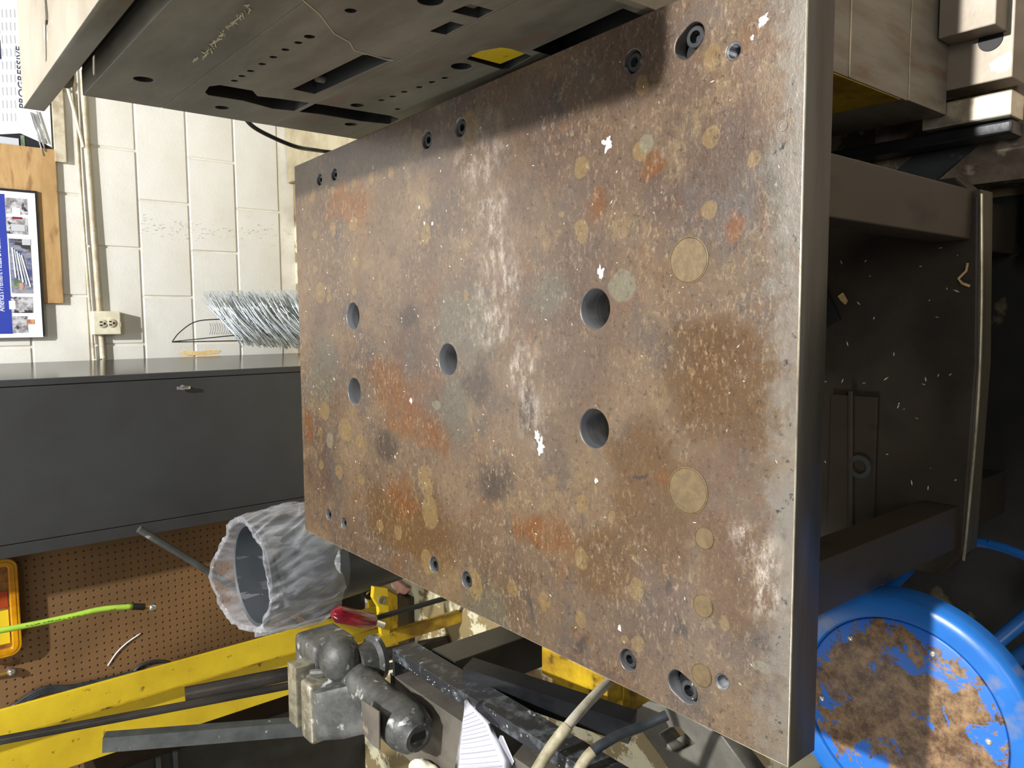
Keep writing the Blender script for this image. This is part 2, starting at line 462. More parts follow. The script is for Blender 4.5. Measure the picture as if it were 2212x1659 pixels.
    base = mix(math2('MULTIPLY', gp, .7), base, (150, 148, 132))
    # fine pale scuffing and dark pores
    f1 = tex(170, 4, .7, (.55, 1, 1))
    msk = tex(5, 4, .6)
    sc = math2('MULTIPLY', mr(f1.outputs['Fac'], .53, .70), mr(msk.outputs['Fac'], .38, .62, .25, 1))
    base = mix(math2('MULTIPLY', sc, .6), base, (206, 188, 164))
    f2 = tex(120, 5, .75)
    base = mix(math2('MULTIPLY', mr(f2.outputs['Fac'], .55, .70), .60), base, (70, 58, 50))
    f3 = tex(60, 6, .8)
    base = mix(math2('MULTIPLY', mr(f3.outputs['Fac'], .56, .70), .40), base, (92, 76, 62))
    f4 = tex(260, 3, .7)
    base = mix(math2('MULTIPLY', mr(f4.outputs['Fac'], .60, .72), .4), base, (190, 172, 148))
    # bare bright metal worn along the front edge
    sx = N.new('ShaderNodeSeparateXYZ'); L.new(P, sx.inputs[0])
    nn = tex(26, 6, .7)
    ed = math2('ADD', sx.outputs[1], mr(nn.outputs['Fac'], .3, .7, -.03, .03))
    ef = mr(ed, .470 - 1.1, .505 - 1.1, 1, 0)
    base = mix(math2('MULTIPLY', ef, .7), base, (158, 154, 148))
    pit = math2('MULTIPLY', ef, mr(tex(55, 6, .7).outputs['Fac'], .60, .64))
    base = mix(pit, base, (60, 60, 62))
    base = mix(1.0, base, (208, 207, 203), 'MULTIPLY')
    gm = N.new('ShaderNodeGamma'); gm.inputs[1].default_value = 1.42
    L.new(base, gm.inputs[0])
    vs_ = N.new('ShaderNodeVectorMath'); vs_.operation = 'SCALE'; vs_.inputs['Scale'].default_value = 1.36
    L.new(gm.outputs[0], vs_.inputs[0]); base = vs_.outputs[0]
    # pale metallic scuffs; their lighter colour paints the lamp streak and corner glare
    lamp_streak = spots([(1040, 330, 55, 90), (1075, 450, 45, 90), (1085, 590, 50, 110), (1060, 700, 45, 70), (1130, 790, 35, 70), (1150, 880, 26, 90), (1165, 960, 20, 70), (1650, 1240, 60, 110), (1590, 1170, 50, 70), (1690, 700, 26, 300)], pw2.outputs[0], (.35, 1.1))
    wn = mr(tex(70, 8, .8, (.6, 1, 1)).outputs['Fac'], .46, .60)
    lamp_streak = math2('MULTIPLY', lamp_streak, wn)
    base = mix(math2('MULTIPLY', lamp_streak, .7), base, (158, 146, 134))
    L.new(base, b.inputs['Base Color'])
    L.new(math2('ADD', math2('MULTIPLY', lamp_streak, .55), .12), b.inputs['Metallic'])
    rr = math2('ADD', mr(med.outputs['Fac'],   .35, .7, .22, .34), math2('MULTIPLY', f1.outputs['Fac'], .10))
    rr = math2('SUBTRACT', rr, math2('MULTIPLY', lamp_streak, .10))
    L.new(rr, b.inputs['Roughness'])
    b.inputs['Specular IOR Level'].default_value = .6
    h = math2('ADD', math2('MULTIPLY', f1.outputs['Fac'], .6), math2('MULTIPLY', tex(90, 6, .75).outputs['Fac'], 1.0))
    bp = N.new('ShaderNodeBump'); bp.inputs['Strength'].default_value = .24; bp.inputs['Distance'].default_value = .0015
    L.new(h, bp.inputs['Height']); L.new(bp.outputs[0], b.inputs['Normal'])
    return m


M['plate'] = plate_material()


# ------------------------------------------------------------------ builders
WL = {}


def wloc(o): return WL.get(o.name, Vector((0, 0, 0)))


def thing(name, label, cat, loc, group=None):
    o = bpy.data.objects.new(name, None)
    C.objects.link(o)
    o.empty_display_size = .05
    o.location = loc
    o['label'] = label
    o['category'] = cat
    if group: o['group'] = group
    WL[o.name] = Vector(loc)
    return o


def obj(name, bm, mats, parent=None, smooth=False, label=None, origin=None, kind=None):
    """bm is in world coordinates; origin = where the object's own origin goes"""
    po = wloc(parent) if parent else Vector((0, 0, 0))
    og = Vector(origin) if origin is not None else po
    bmesh.ops.translate(bm, verts=bm.verts, vec=-og)
    me = bpy.data.meshes.new(name)
    bm.normal_update()
    bm.to_mesh(me)
    bm.free()
    if not isinstance(mats, (list, tuple)): mats = [mats]
    for m in mats: me.materials.append(M[m])
    if smooth:
        for p in me.polygons: p.use_smooth = True
        if smooth == 'auto':
            try: me.set_sharp_from_angle(angle=R(38))
            except Exception: pass
    o = bpy.data.objects.new(name, me)
    C.objects.link(o)
    o.location = og - po
    if parent: o.parent = parent
    WL[o.name] = og
    if label: o['label'] = label
    if kind: o['kind'] = kind
    return o


def tag(o, label, cat, group=None):
    o['label'] = label
    o['category'] = cat
    if group: o['group'] = group
    return o


def box(bm, lo, hi, bevel=0, rot=None, seg=2):
    lo, hi = Vector(lo), Vector(hi)
    c = (lo + hi) / 2
    s = hi - lo
    r = bmesh.ops.create_cube(bm, size=1)
    vs = r['verts']
    bmesh.ops.scale(bm, vec=s, verts=vs)
    if bevel:
        es = list({e for v in vs for e in v.link_edges})
        rb = bmesh.ops.bevel(bm, geom=es, offset=bevel, segments=seg, profile=.6, affect='EDGES')
        vs = list({v for f in rb['faces'] for v in f.verts} | {v for v in vs if v.is_valid})
    if rot is not None: bmesh.ops.rotate(bm, verts=vs, cent=(0, 0, 0), matrix=rot)
    bmesh.ops.translate(bm, verts=vs, vec=c)
    return vs


def newbox(lo, hi, bevel=0, rot=None, seg=2):
    bm = bmesh.new()
    box(bm, lo, hi, bevel, rot, seg)
    return bm


def poly_prism(bm, pts, vec, bevel=0):
    """closed 3D polygon pushed along vec"""
    vec = Vector(vec)
    a = [bm.verts.new(p) for p in pts]
    b = [bm.verts.new(Vector(p) + vec) for p in pts]
    fs = [bm.faces.new(a), bm.faces.new(b[::-1])]
    n = len(a)
    for i in range(n):
        fs.append(bm.faces.new((a[i], b[i], b[(i + 1) % n], a[(i + 1) % n])))
    bmesh.ops.recalc_face_normals(bm, faces=fs)
    if bevel:
        es = list({e for f in fs for e in f.edges})
        bmesh.ops.bevel(bm, geom=es, offset=bevel, segments=2, profile=.6, affect='EDGES')


def tube(bm, pts, r, sides=12, caps=True, r2=None):
    pts = [Vector(p) for p in pts]
    n = len(pts)
    rings = []
    up = None
    for i, p in enumerate(pts):
        t = (pts[min(i + 1, n - 1)] - pts[max(i - 1, 0)]).normalized()
        if up is None:
            up = t.orthogonal().normalized()
        else:
            up = (up - t * up.dot(t)).normalized()
        sd = t.cross(up)
        rr = r if r2 is None else r + (r2 - r) * i / (n - 1)
        if isinstance(r, (list, tuple)): rr = r[i]
        rings.append([bm.verts.new(p + (up * math.cos(2 * PI * k / sides) + sd * math.sin(2 * PI * k / sides)) * rr) for k in range(sides)])
    for i in range(n - 1):
        for k in range(sides):
            bm.faces.new((rings[i][k], rings[i][(k + 1) % sides], rings[i + 1][(k + 1) % sides], rings[i + 1][k]))
    if caps:
        bm.faces.new(rings[0][::-1])
        bm.faces.new(rings[-1])


def smoothpath(pts, n=8):
    P = [Vector(p) for p in pts]
    P = [P[0] * 2 - P[1]] + P + [P[-1] * 2 - P[-2]]
    out = []
    for i in range(1, len(P) - 2):
        for k in range(n):
            t = k / n
            a, b, c, d = P[i - 1], P[i], P[i + 1], P[i + 2]
            out.append(.5 * ((2 * b) + (c - a) * t + (2 * a - 5 * b + 4 * c - d) * t * t + (3 * b - a - 3 * c + d) * t ** 3))
    out.append(P[-2])
    return out


def lathe(bm, c, prof, sides=48, axis=None, a0=0, a1=2 * PI):
    """prof = [(r, h)] around axis through c"""
    ax = Vector(axis or (0, 0, 1)).normalized()
    u = ax.orthogonal().normalized()
    v = ax.cross(u)
    c = Vector(c)
    rings = []
    for r, h in prof:
        if r < 1e-6:
            rings.append([bm.verts.new(c + ax * h)])
        else:
            rings.append([bm.verts.new(c + ax * h + (u * math.cos(2 * PI * k / sides) + v * math.sin(2 * PI * k / sides)) * r) for k in range(sides)])
    fs = []
    for a, b in zip(rings, rings[1:]):
        for k in range(sides):
            k2 = (k + 1) % sides
            if len(a) == 1 and len(b) == 1: continue
            if len(a) == 1: fs.append(bm.faces.new((a[0], b[k2], b[k])))
            elif len(b) == 1: fs.append(bm.faces.new((a[k], a[k2], b[0])))
            else: fs.append(bm.faces.new((a[k], a[k2], b[k2], b[k])))
    bmesh.ops.recalc_face_normals(bm, faces=fs)
    return fs


def holed(outer, holes, depth, bevel=0, xf=None):
    """flat outline with holes, pushed from z=0 to z=-depth; returns a bmesh (front face at z=0)"""
    cu = bpy.data.curves.new('t', 'CURVE')
    cu.dimensions = '2D'
    cu.fill_mode = 'BOTH'
    cu.extrude = depth / 2 - bevel
    cu.bevel_depth = bevel
    cu.bevel_resolution = 1
    if bevel: cu.offset = -bevel
    for pl in [outer] + holes:
        sp = cu.splines.new('POLY')
        sp.points.add(len(pl) - 1)
        for i, (x, y) in enumerate(pl): sp.points[i].co = (x, y, 0, 1)
        sp.use_cyclic_u = True
    ob = bpy.data.objects.new('t', cu)
    C.objects.link(ob)
    dg = bpy.context.evaluated_depsgraph_get()
    dg.update()
    me = bpy.data.meshes.new_from_object(ob.evaluated_get(dg))
    bm = bmesh.new()
    bm.from_mesh(me)
    bpy.data.objects.remove(ob)
    bpy.data.curves.remove(cu)
    bpy.data.meshes.remove(me)
    bmesh.ops.remove_doubles(bm, verts=bm.verts, dist=1e-5)
    bmesh.ops.translate(bm, verts=bm.verts, vec=(0, 0, -depth / 2))
    bmesh.ops.recalc_face_normals(bm, faces=bm.faces)
    if xf:
        bmesh.ops.transform(bm, matrix=xf, verts=bm.verts)
        bmesh.ops.recalc_face_normals(bm, faces=bm.faces)
    return bm


def circ(cx, cy, r, n=28, rx=None):
    return [(cx + (rx or r) * math.cos(2 * PI * k / n), cy + r * math.sin(2 * PI * k / n)) for k in range(n)]


def capsule(a, b, r, n=12):
    d = math.atan2(b[1] - a[1], b[0] - a[0])
    o = [(b[0] + r * math.cos(d - PI / 2 + PI * k / n), b[1] + r * math.sin(d - PI / 2 + PI * k / n)) for k in range(n + 1)]
    o += [(a[0] + r * math.cos(d + PI / 2 + PI * k / n), a[1] + r * math.sin(d + PI / 2 + PI * k / n)) for k in range(n + 1)]
    return o


def text(name, body, size, m, parent, origin, xdir, ydir, align='LEFT', depth=.0006, stretch=1):
    cu = bpy.data.curves.new('t', 'FONT')
    cu.body = body
    cu.size = size
    cu.align_x = align
    cu.extrude = depth / 2
    ob = bpy.data.objects.new('t', cu)
    C.objects.link(ob)
    dg = bpy.context.evaluated_depsgraph_get()
    dg.update()
    me = bpy.data.meshes.new_from_object(ob.evaluated_get(dg))
    bm = bmesh.new()
    bm.from_mesh(me)
    bpy.data.objects.remove(ob)
    bpy.data.curves.remove(cu)
    bpy.data.meshes.remove(me)
    x = Vector(xdir).normalized()
    y = Vector(ydir).normalized()
    z = x.cross(y)
    mt = Matrix((x * stretch, y, z)).transposed().to_4x4()
    mt.translation = Vector(origin)
    bmesh.ops.transform(bm, matrix=mt, verts=bm.verts)
    return obj(name, bm, m, parent)


def quad_on(pts_px, plane, off=0):
    """photo pixels -> points on plane (axis, value)"""
    return [at(x, y, plane[0], plane[1] + off) for x, y in pts_px]


# ------------------------------------------------------------------ setting: floor and block wall
YW = 3.53
fl = obj('floor', newbox((-4, -2, -.1), (4, YW + .3, 0)), 'floor')
fl['kind'] = 'structure'
bk = obj('wall_back', newbox((-3.0, YW + .004, 0), (3.2, YW + .2, 2.6)), 'mortar')
bk['kind'] = 'structure'
CH, BL = .2062, .4035
z_ref = T - .089
base_me = None
for row in range(-3, 10):
    z1 = z_ref + row * CH
    z0 = z1 - CH
    odd = row % 2
    xo = .177 if odd == 0 else .379
    if z0 < -.01 - CH * .5 or z1 > 2.7: continue
    for k in range(-8, 8):
        x0 = xo + k * BL
        if x0 < -3 or x0 + BL > 3.2: continue
        if base_me is None:
            b = newbox((-BL / 2 + .004, 0, -CH / 2 + .004), (BL / 2 - .004, .03, CH / 2 - .004), .003, seg=1)
            base_me = bpy.data.meshes.new('block')
            b.to_mesh(base_me)
            b.free()
            base_me.materials.append(M['block'])
        o = bpy.data.objects.new('block', base_me)
        C.objects.link(o)
        o.parent = bk
        o.location = (x0 + BL / 2, YW - .0015 * random.random(), (z0 + z1) / 2)
kb = obj('trim_1', newbox((.72, 2.3, .0), (2.2, YW - .001, .03), .003), 'tan_course')  # added slab, stands in for the tan lowest course of wall blocks
kb['kind'] = 'structure'
# ------------------------------------------------------------------ cart: the big rusty plate on two uprights
cart = thing('steel_die_cart', 'heavy rust-mottled steel plate table on four short legs with a lower shelf', 'table', ORG)
corners = [atz(1700, 1400, T), atz(1745, 0, T)]
XL0, XR0, YF = -.458, .474, .459
XLB, XRB, YB = -.450, .440, 1.779
outer = [(XL0, YF), (XR0, YF), (XRB, YB), (XLB, YB)]
TH = .06
bores = []
for px, py in ((762, 683), (765, 845), (967, 777), (1285, 667), (1283, 926)):
    p = atz(px, py, T)
    bores.append((p.x, p.y, .0288))
screws = [(690, 388), (722, 377), (922, 302), (994, 275), (1366, 133), (710, 1112), (743, 1130), (937, 1220), (1008, 1253), (1356, 1426)]
holes = [circ(x, y, r, 40) for x, y, r in bores]
scr = []
for px, py in screws:
    p = atz(px, py, T)
    rb = .0125 if px < 760 else .0152
    scr.append((p.x, p.y, rb, rb - .0028))
    holes.append(circ(p.x, p.y, rb, 28))
caps = []
for a, b_ in (((1497, 78), (1481, 98)), ((1484, 1494), (1464, 1475))):
    A_, B_ = atz(*a, T), atz(*b_, T)
    caps.append((A_, B_))
    holes.append(capsule((A_.x, A_.y), (B_.x, B_.y), .0165))
thr = []
for px, py in ((1585, 110), (1560, 1473)):
    p = atz(px, py, T)
    thr.append(p)
    holes.append(circ(p.x, p.y, .0098, 24))
bm = holed(outer, holes, TH, .0016, Matrix.Translation((0, 0, T)))
bm.normal_update()
for f in bm.faces:
    c = f.calc_center_median()
    if .15 < f.normal.z < .96 and (c.y < YF + .003 or c.x < XL0 + .02):
        f.material_index = 3  # pale steel on these bevels paints the bright edge highlight
    elif abs(f.normal.z) < .9:
        if XL0 + .01 < c.x < XR0 - .002 and YF + .004 < c.y < YB - .004 and abs(c.x - (XRB if c.x > 0 else XLB)) > .004 + (.034 * (YB - c.y) / 1.3 if c.x > 0 else .008):
            f.material_index = 2
        elif c.z < T - .003:
            f.material_index = 1
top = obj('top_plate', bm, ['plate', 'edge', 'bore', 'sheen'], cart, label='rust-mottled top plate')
# cap screws sunk in counterbores
for x, y, rb, rh in scr:
    bm = bmesh.new()
    zt = T - .004
    bd = bmesh.new()
    lathe(bd, (x, y, 0), [(rh * .9, T - .05), (rb * .99, T - .05), (rb * .99, T - .009), (rh * 1.005, T - .009), (rh * 1.005, T - .049)], 28)
    obj('counterbore', bd, 'screwdark', top)
    lathe(bm, (x, y, 0), [(0, T - .048), (rh, T - .048), (rh, zt - .001), (rh - .0012, zt), (rh * .52, zt), (rh * .52, zt - .001)], 28)
    lathe(bm, (x, y, 0), [(rh * .53, zt - .0005), (rh * .5, zt - .009), (0, zt - .009)], 6)
    o = obj('cap_screw', bm, 'screw', top, smooth='auto')
for (A_, B_) in caps:
    bm = bmesh.new()
    fl_ = capsule((A_.x, A_.y), (B_.x, B_.y), .0164)
    poly_prism(bm, [(x, y, T - .022) for x, y in fl_], (0, 0, -.02))
    obj('counterbore_floor', bm, 'screwdark', top)
    bm = bmesh.new()
    zt = T - .004
    rh = .0135
    lathe(bm, (A_.x, A_.y, 0), [(rh, T - .022), (rh, zt - .001), (rh - .0012, zt), (rh * .56, zt), (rh * .56, zt - .001)], 32)
    lathe(bm, (A_.x, A_.y, 0), [(rh * .57, zt - .0005), (rh * .5, zt - .010), (0, zt - .010)], 6)
    obj('cap_screw', bm, 'screw', top, smooth='auto', label='larger cap screw in an oblong pocket')
for p in thr:
    bm = bmesh.new()
    prof = []
    for k in range(26):
        prof.append((.0098 if k % 2 == 0 else .0084, T - .0008 - k * .0011))
    prof += [(.0084, T - .059), (0, T - .059)]
    lathe(bm, (p.x, p.y, 0), prof, 28)
    obj('threaded_insert', bm, 'bore', top)
# filled plugs, a hair proud with a groove round them
for px, py, rx in ((1488, 562, 49), (1486, 1060, 49), (1522, 1163, 23), (1519, 1309, 24), (1516, 1459, 24)):
    p = atz(px, py, T)
    r_ = abs((atz(px, py + rx, T) - atz(px, py - rx, T)).x) / 2
    bm = bmesh.new()
    lathe(bm, (p.x, p.y, T), [(r_ * 1.06, -.0005), (r_ * 1.05, .0008), (r_ * 1.01, .0010), (r_ * .99, .0002), (r_ * .97, .0009), (0, .0009)], 40)
    obj('plug', bm, 'plugm', top)
for px, py in ((1691, 272),):
    p = atz(px, py, T)
    bm = bmesh.new()
    lathe(bm, (p.x, p.y, T), [(.0062, -.001), (.0062, .0008), (.0046, .0008), (.0044, .0001), (0, .0001)], 20)
    obj('dowel_pin', bm, 'pin', top)
# uprights
for name, xs in (('upright', (.188, .262)), ('upright', (-.292, -.224))):
    for y0 in (YF + .004, 1.64):
        bm = newbox((xs[0], y0, .288), (xs[1], y0 + .055, T - TH), .002)
        obj(name, bm, 'leg', cart)
# shelf with raised lip in front
bm = bmesh.new()
sh = [(-.345, YF + .03), (-.30, YF - .004), (0, YF - .012), (.25, YF - .004), (.285, YF + .03), (.285, 1.74), (-.345, 1.74)]
poly_prism(bm, [(x, y, .288) for x, y in sh], (0, 0, -.05), .004)
obj('lower_shelf', bm, 'shelf', cart)
bm = bmesh.new()
tube(bm, smoothpath([(-.31, YF - .004, .285), (-.1, YF - .0135, .286), (.06, YF - .014, .286), (.255, YF - .006, .285)], 6), .0022, 8)
obj('weld_bead', bm, 'sheen', cart)
bm = bmesh.new()
poly_prism(bm, [(-.30, YF - .006, .238), (0, YF - .014, .238), (.262, YF - .006, .238), (.262, YF + .02, .238), (-.30, YF + .02, .238)], (0, 0, .048), .002)
obj('front_rail', bm, 'lip', cart)
for x in (-.26, .21):
    obj('skid', newbox((x - .03, YF + .03, .0105), (x + .05, 1.7, .238), .003), 'leg', cart)
# hinge and small plates seen on the shelf
p0 = atz(1800, 850, .288)
p1 = atz(1890, 1170, .288)
obj('bracket_plate', newbox((p1.x, min(p0.y, p1.y), .2875), (p0.x, max(p0.y, p1.y), .296), .0015), 'leg', cart)
bm = bmesh.new()
a_, b_ = atz(1838, 845, .30), atz(1838, 1160, .30)
tube(bm, [a_, b_], .0045, 10)
obj('hinge_pin', bm, 'leg', cart)
c_ = atz(1858, 1008, .297)
bm = bmesh.new()
lathe(bm, c_, [(.012, -.009), (.012, .004), (.020, .004), (.020, -.009)], 24)
obj('hinge_ring', bm, 'greybar', cart)

# ------------------------------------------------------------------ tall progressive die beyond the right edge
FX = .478
die = thing('progressive_die', 'tall grey steel press die with pockets rising along the right edge of the rusty plate', 'die block', (.75, 1.15, .40))
DT = .045


def facexf():
    # local x -> world y, local y -> world z, local z -> world -x
    m_ = Matrix(((0, 0, -1, FX), (1, 0, 0, 0), (0, 1, 0, 0), (0, 0, 0, 1)))
    return m_


def fpt(px, py):
    p = atx(px, py, FX)
    return (p.y, p.z)


slot = [fpt(*q) for q in ((443, 200), (452, 187), (475, 184), (545, 196), (556, 208), (600, 213), (700, 227), (842, 250), (862, 257), (840, 268), (780, 262), (690, 247), (588, 235), (525, 218), (450, 206))]
pocket = [fpt(*q) for q in ((632, 193), (680, 204), (844, 131), (846, 127), (800, 119), (784, 119))]
dia1 = [fpt(*q) for q in ((928, 68), (973, 47), (1012, 57), (966, 77))]
dia2 = [fpt(*q) for q in ((974, 26), (1015, 9), (1080, 27), (1042, 43))]
ypk = [fpt(*q) for q in ((1008, 128), (1030, 112), (1082, 103), (1104, 106), (1150, 122), (1100, 150), (1082, 150))]
small = [(617, 108, .006), (591, 124, .006), (567, 139, .006), (542, 154, .006), (523, 165, .006), (507, 175, .006), (669, 80, .008), (645, 93, .006), (758, 24, .008), (962, 169, .006), (934, 178, .006), (907, 189, .006), (874, 199, .006), (849, 209, .006), (825, 217, .006), (860, 236, .006)]
bigh = [(310, 172, .016), (480, 233, .013), (997, 144, .017), (772, 228, .013), (758, 269, .013), (930, 2, .017)]
HY0, HY1 = .702, 1.585
notch = [(.712, T - .05), (.905, T - .05), (.905, T + .006), (.712, T + .016)]
zA, zB = T + .352, T + .140
layers = [('upper_plate', T + .485, zA), ('centre_plate', zA - .0015, zB), ('lower_plate', zB - .0015, T - .20)]
allh = [circ(*fpt(x, y), r, 16) for x, y, r in small + bigh]


def clip_poly(pl, z0, z1):
    out = []
    for lo, sgn in ((z0 + .004, 1), (z1 - .004, -1)):
        res = []
        n = len(pl)
        for i in range(n):
            a, b = pl[i], pl[(i + 1) % n]
            ia, ib = (a[1] - lo) * sgn >= 0, (b[1] - lo) * sgn >= 0
            if ia: res.append(a)
            if ia != ib:
                t = (lo - a[1]) / (b[1] - a[1])
                res.append((a[0] + (b[0] - a[0]) * t, lo))
        pl = res
        if not pl: break
    return pl


for nm, z1, z0 in layers:
    hs = []
    for pl in allh + [slot, pocket, dia1, dia2, ypk, notch]:
        q = clip_poly(list(pl), z0, z1)
        if len(q) >= 3 and max(a[1] for a in q) - min(a[1] for a in q) > .003: hs.append(q)
    bm = holed([(HY0, z0), (HY1, z0), (HY1, z1), (HY0, z1)], hs, DT, .0008, facexf())
    bm.normal_update()
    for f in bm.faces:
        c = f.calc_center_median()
        if abs(f.normal.x) < .3 and HY0 + .002 < c.y < HY1 - .002 and z0 + .0025 < c.z < z1 - .0025: f.material_index = 1  # pocket walls take the painted-in recess shade
    obj(nm, bm, ['die', 'recess_shade'], die)
obj('die_core', newbox((FX + DT - .001, HY0, T - .20), (1.05, HY1, T + .484)), 'recess_shade', die)
obj('front_end_plate', newbox((FX + .001, HY0 - .012, T - .20), (1.04, HY0 - .0005, T + .483), .001), 'dietop', die)  # pale colour paints this end face as lit
# neck and overhanging shoe
obj('neck', newbox((FX + .05, HY0 - .001, T + .485), (1.0, HY1 + .02, T + .520)), 'recess_shade', die)
k1, k2, k3, k4 = (atz(x, y, T + .556) for x, y in ((99, 122), (98, 55), (101, 36), (98, 6)))
hs = [capsule((k1.x, k1.y), (k2.x, k2.y), .008, 6), capsule((k3.x, k3.y), (k4.x, k4.y), .012, 6)]
bm = holed([(FX, .70), (1.25, .70), (1.25, 1.748), (FX, 1.748)], hs, .036, .0012, Matrix.Translation((0, 0, T + .556)))
bm.normal_update()
for f in bm.faces:
    if abs(f.normal.z) < .6: f.material_index = 1
    elif f.normal.z < 0: f.material_index = 2  # light painted by face: pale top, greyer sides, near-black underside
obj('top_shoe', bm, ['dietop', 'die', 'recess_shade'], die)
# guide bush hanging under the shoe near its far end
p = aty(188, 142, 1.62)
bm = bmesh.new()
lathe(bm, (FX + .05, 1.66, 0), [(0, T + .486), (.018, T + .486), (.022, T + .492), (.022, T + .519), (0, T + .519)], 24)
obj('guide_bush', bm, 'die', die, smooth='auto')
# yellow insert at the bottom pocket, springs and pins in the pockets
obj('painted_insert', newbox((FX + .003, .925, T - .002), (FX + .03, .992, T + .058), .001), 'yellow', die)
y_, z_ = fpt(1395 / 3.352 + 600, 70 / 3.352)
obj('spring_block', newbox((FX + .012, .845, T + .150), (FX + .03, .875, T + .172), .001), 'die', die)
for q in ((700, 195), (803, 133)):
    y_, z_ = fpt(*q)
    bm = bmesh.new()
    lathe(bm, (FX + .02, y_, z_ - .012), [(0, 0), (.008, 0), (.008, .026), (0, .026)], 14)
    obj('dowel', bm, 'die', die, smooth='auto')
# chalk scribble
bm = bmesh.new()
random.seed(3)
for i in range(26):
    t = i / 25
    cx = 428 + t * 112 + random.uniform(-4, 4)
    cy = 128 - t * 116 + random.uniform(-4, 4)
    pts = []
    for k in range(4):
        yy, zz = fpt(cx + random.uniform(-9, 9), cy + random.uniform(-7, 7))
        pts.append((FX - .0004, yy, zz))
    tube(bm, pts, .0009, 4)
obj('chalk_mark', bm, 'chalk', die, kind='stuff')
# parting-line weld of grease down the middle plate
bm = bmesh.new()
pts = []
for q in ((655, 0), (690, 30), (705, 50), (722, 72), (755, 90), (765, 108), (800, 118), (835, 128), (850, 130)):
    yy, zz = fpt(*q)
    pts.append((FX, yy, zz))
tube(bm, pts, .0013, 5)
obj('grease_line', bm, 'chalk', die)
# black hose dropping behind it
bm = bmesh.new()
ps = smoothpath([aty(505, 215, 1.592), aty(520, 240, 1.62), aty(545, 272, 1.66), aty(590, 297, 1.7), aty(640, 317, 1.74), aty(680, 324, 1.8), aty(730, 330, 1.84), aty(900, 345, 1.86)], 6)
tube(bm, ps, .0048, 10)
tag(obj('air_hose', bm, 'hoseblack', smooth=True), 'black hose looping in front of the white block wall behind the tall die', 'hose')

# ------------------------------------------------------------------ die stack low at the right
YS = .55
XS = .406
stk = thing('die_stack', 'low stack of stained die blocks standing on the floor beneath the tall die', 'die block', (.75, .85, 0))
z_a, z_b, z_c = aty(1834, 165, YS).z, aty(1962, 205, YS).z, aty(2045, 240, YS).z
ztop = T - .205
obj('upper_block', newbox((XS, YS, z_a + .001), (1.2, 1.5, ztop), .0015), 'stack', stk)
obj('middle_block', newbox((XS, YS, z_b + .001), (1.2, 1.5, z_a - .001), .0015), 'stack', stk)
obj('lower_block', newbox((XS + .002, YS + .001, z_c), (1.2, 1.5, z_b - .001), .0015), 'stack', stk)
obj('bright_shim', newbox((XS + .001, YS - .0008, z_a - .0016), (1.2, YS + .2, z_a + .0016)), 'sheen', stk)
obj('bright_shim', newbox((XS + .001, YS - .0008, z_b - .0012), (1.2, YS + .2, z_b + .0012)), 'sheen', stk)
bm = bmesh.new()
yl = [(XS - .0016, YS + .002, ztop - .001), (XS - .0016, YS + .45, ztop - .001), (XS - .0016, YS + .45, z_b + .05), (XS - .0016, YS + .002, z_b + .022)]
poly_prism(bm, yl, (.0014, 0, 0))
obj('yellow_paint_panel', bm, 'yellowold', stk, label='yellow painted left side with a black marker number')
text('marker_number', '33', .085, 'marker', stk, (XS - .0022, YS + .165, z_a + .0), (0, -1, 0), (0, 0, 1))
# shoe: bright top with a slot, rounded end strip, bolt hole
zsh = z_c
Yfr = atz(2190, 100, zsh).y
obj('lower_shoe', newbox((atz(2066, 192, zsh).x + .0, Yfr, zsh - .06), (1.3, 1.5, zsh), .002), 'dietop', stk)
xe0, xe1 = atz(2190, 238, zsh).x, atz(2190, 190, zsh).x
obj('shoe_end_strip', newbox((xe0 - .006, Yfr, zsh - .06), (xe1, YS + .04, zsh - .002), .003), 'sheen', stk)
obj('dark_side_rail', newbox((xe0 - .03, Yfr + .004, zsh - .075), (xe0 - .008, 1.4, zsh - .02), .004), 'black', stk)
ph = atz(2140, 85, zsh)
bm = bmesh.new()
lathe(bm, (ph.x, ph.y, zsh), [(.0185, .0001), (.018, .0006), (.0172, .0005), (0, .0004)], 28)
obj('bolt_hole', bm, 'socket', stk)
pk = atz(2110, 60, zsh + .04)
bm = newbox((atz(2110, 62, zsh + .05).x, Yfr + .01, zsh), (1.2, YS - .002, zsh + .05), .002)
obj('clamp_block', bm, 'dietop', stk)
obj('foot', newbox((.46, .73, 0), (1.2, 1.5, zsh - .06), .002), 'edge', stk)

# floor steel plate, slate coloured triangle on it
bm = bmesh.new()
poly_prism(bm, [(x, y, .088) for x, y in ((.175, -.1), (1.35, -.1), (1.35, .71), (.30, .71), (.30, .44), (.175, .44))], (0, 0, -.088), .001)
rp = obj('floor_plate', bm, 'rust')
tag(rp, 'pale rust-speckled steel plate lying on the floor in front of the die stack', 'plate')
bm = bmesh.new()
zt_ = .098
tri = [atz(1930, 372, zt_), atz(2012, 397, zt_), (atz(2142, 284, zt_)), atz(2148, 268, zt_), atz(2060, 262, zt_)]
poly_prism(bm, tri, (0, 0, -.010), .001)
tag(obj('slate_plate', bm, 'slag'), 'dark slate-grey angled plate lying on the pale floor plate below the die stack', 'plate')
# near-black sheet painting the floor's shade around stool and cart
bm = bmesh.new()
poly_prism(bm, [(x, y, .010) for x, y in ((-1.4, -.6), (.165, -.6), (.165, .45), (.285, .45), (.285, .735), (-1.4, .735))], (0, 0, -.0095), .002)
tag(obj('floor_shade_sheet', bm, 'mat'), 'near-black sheet added as floor shade around the blue stool and under the cart', 'mat')
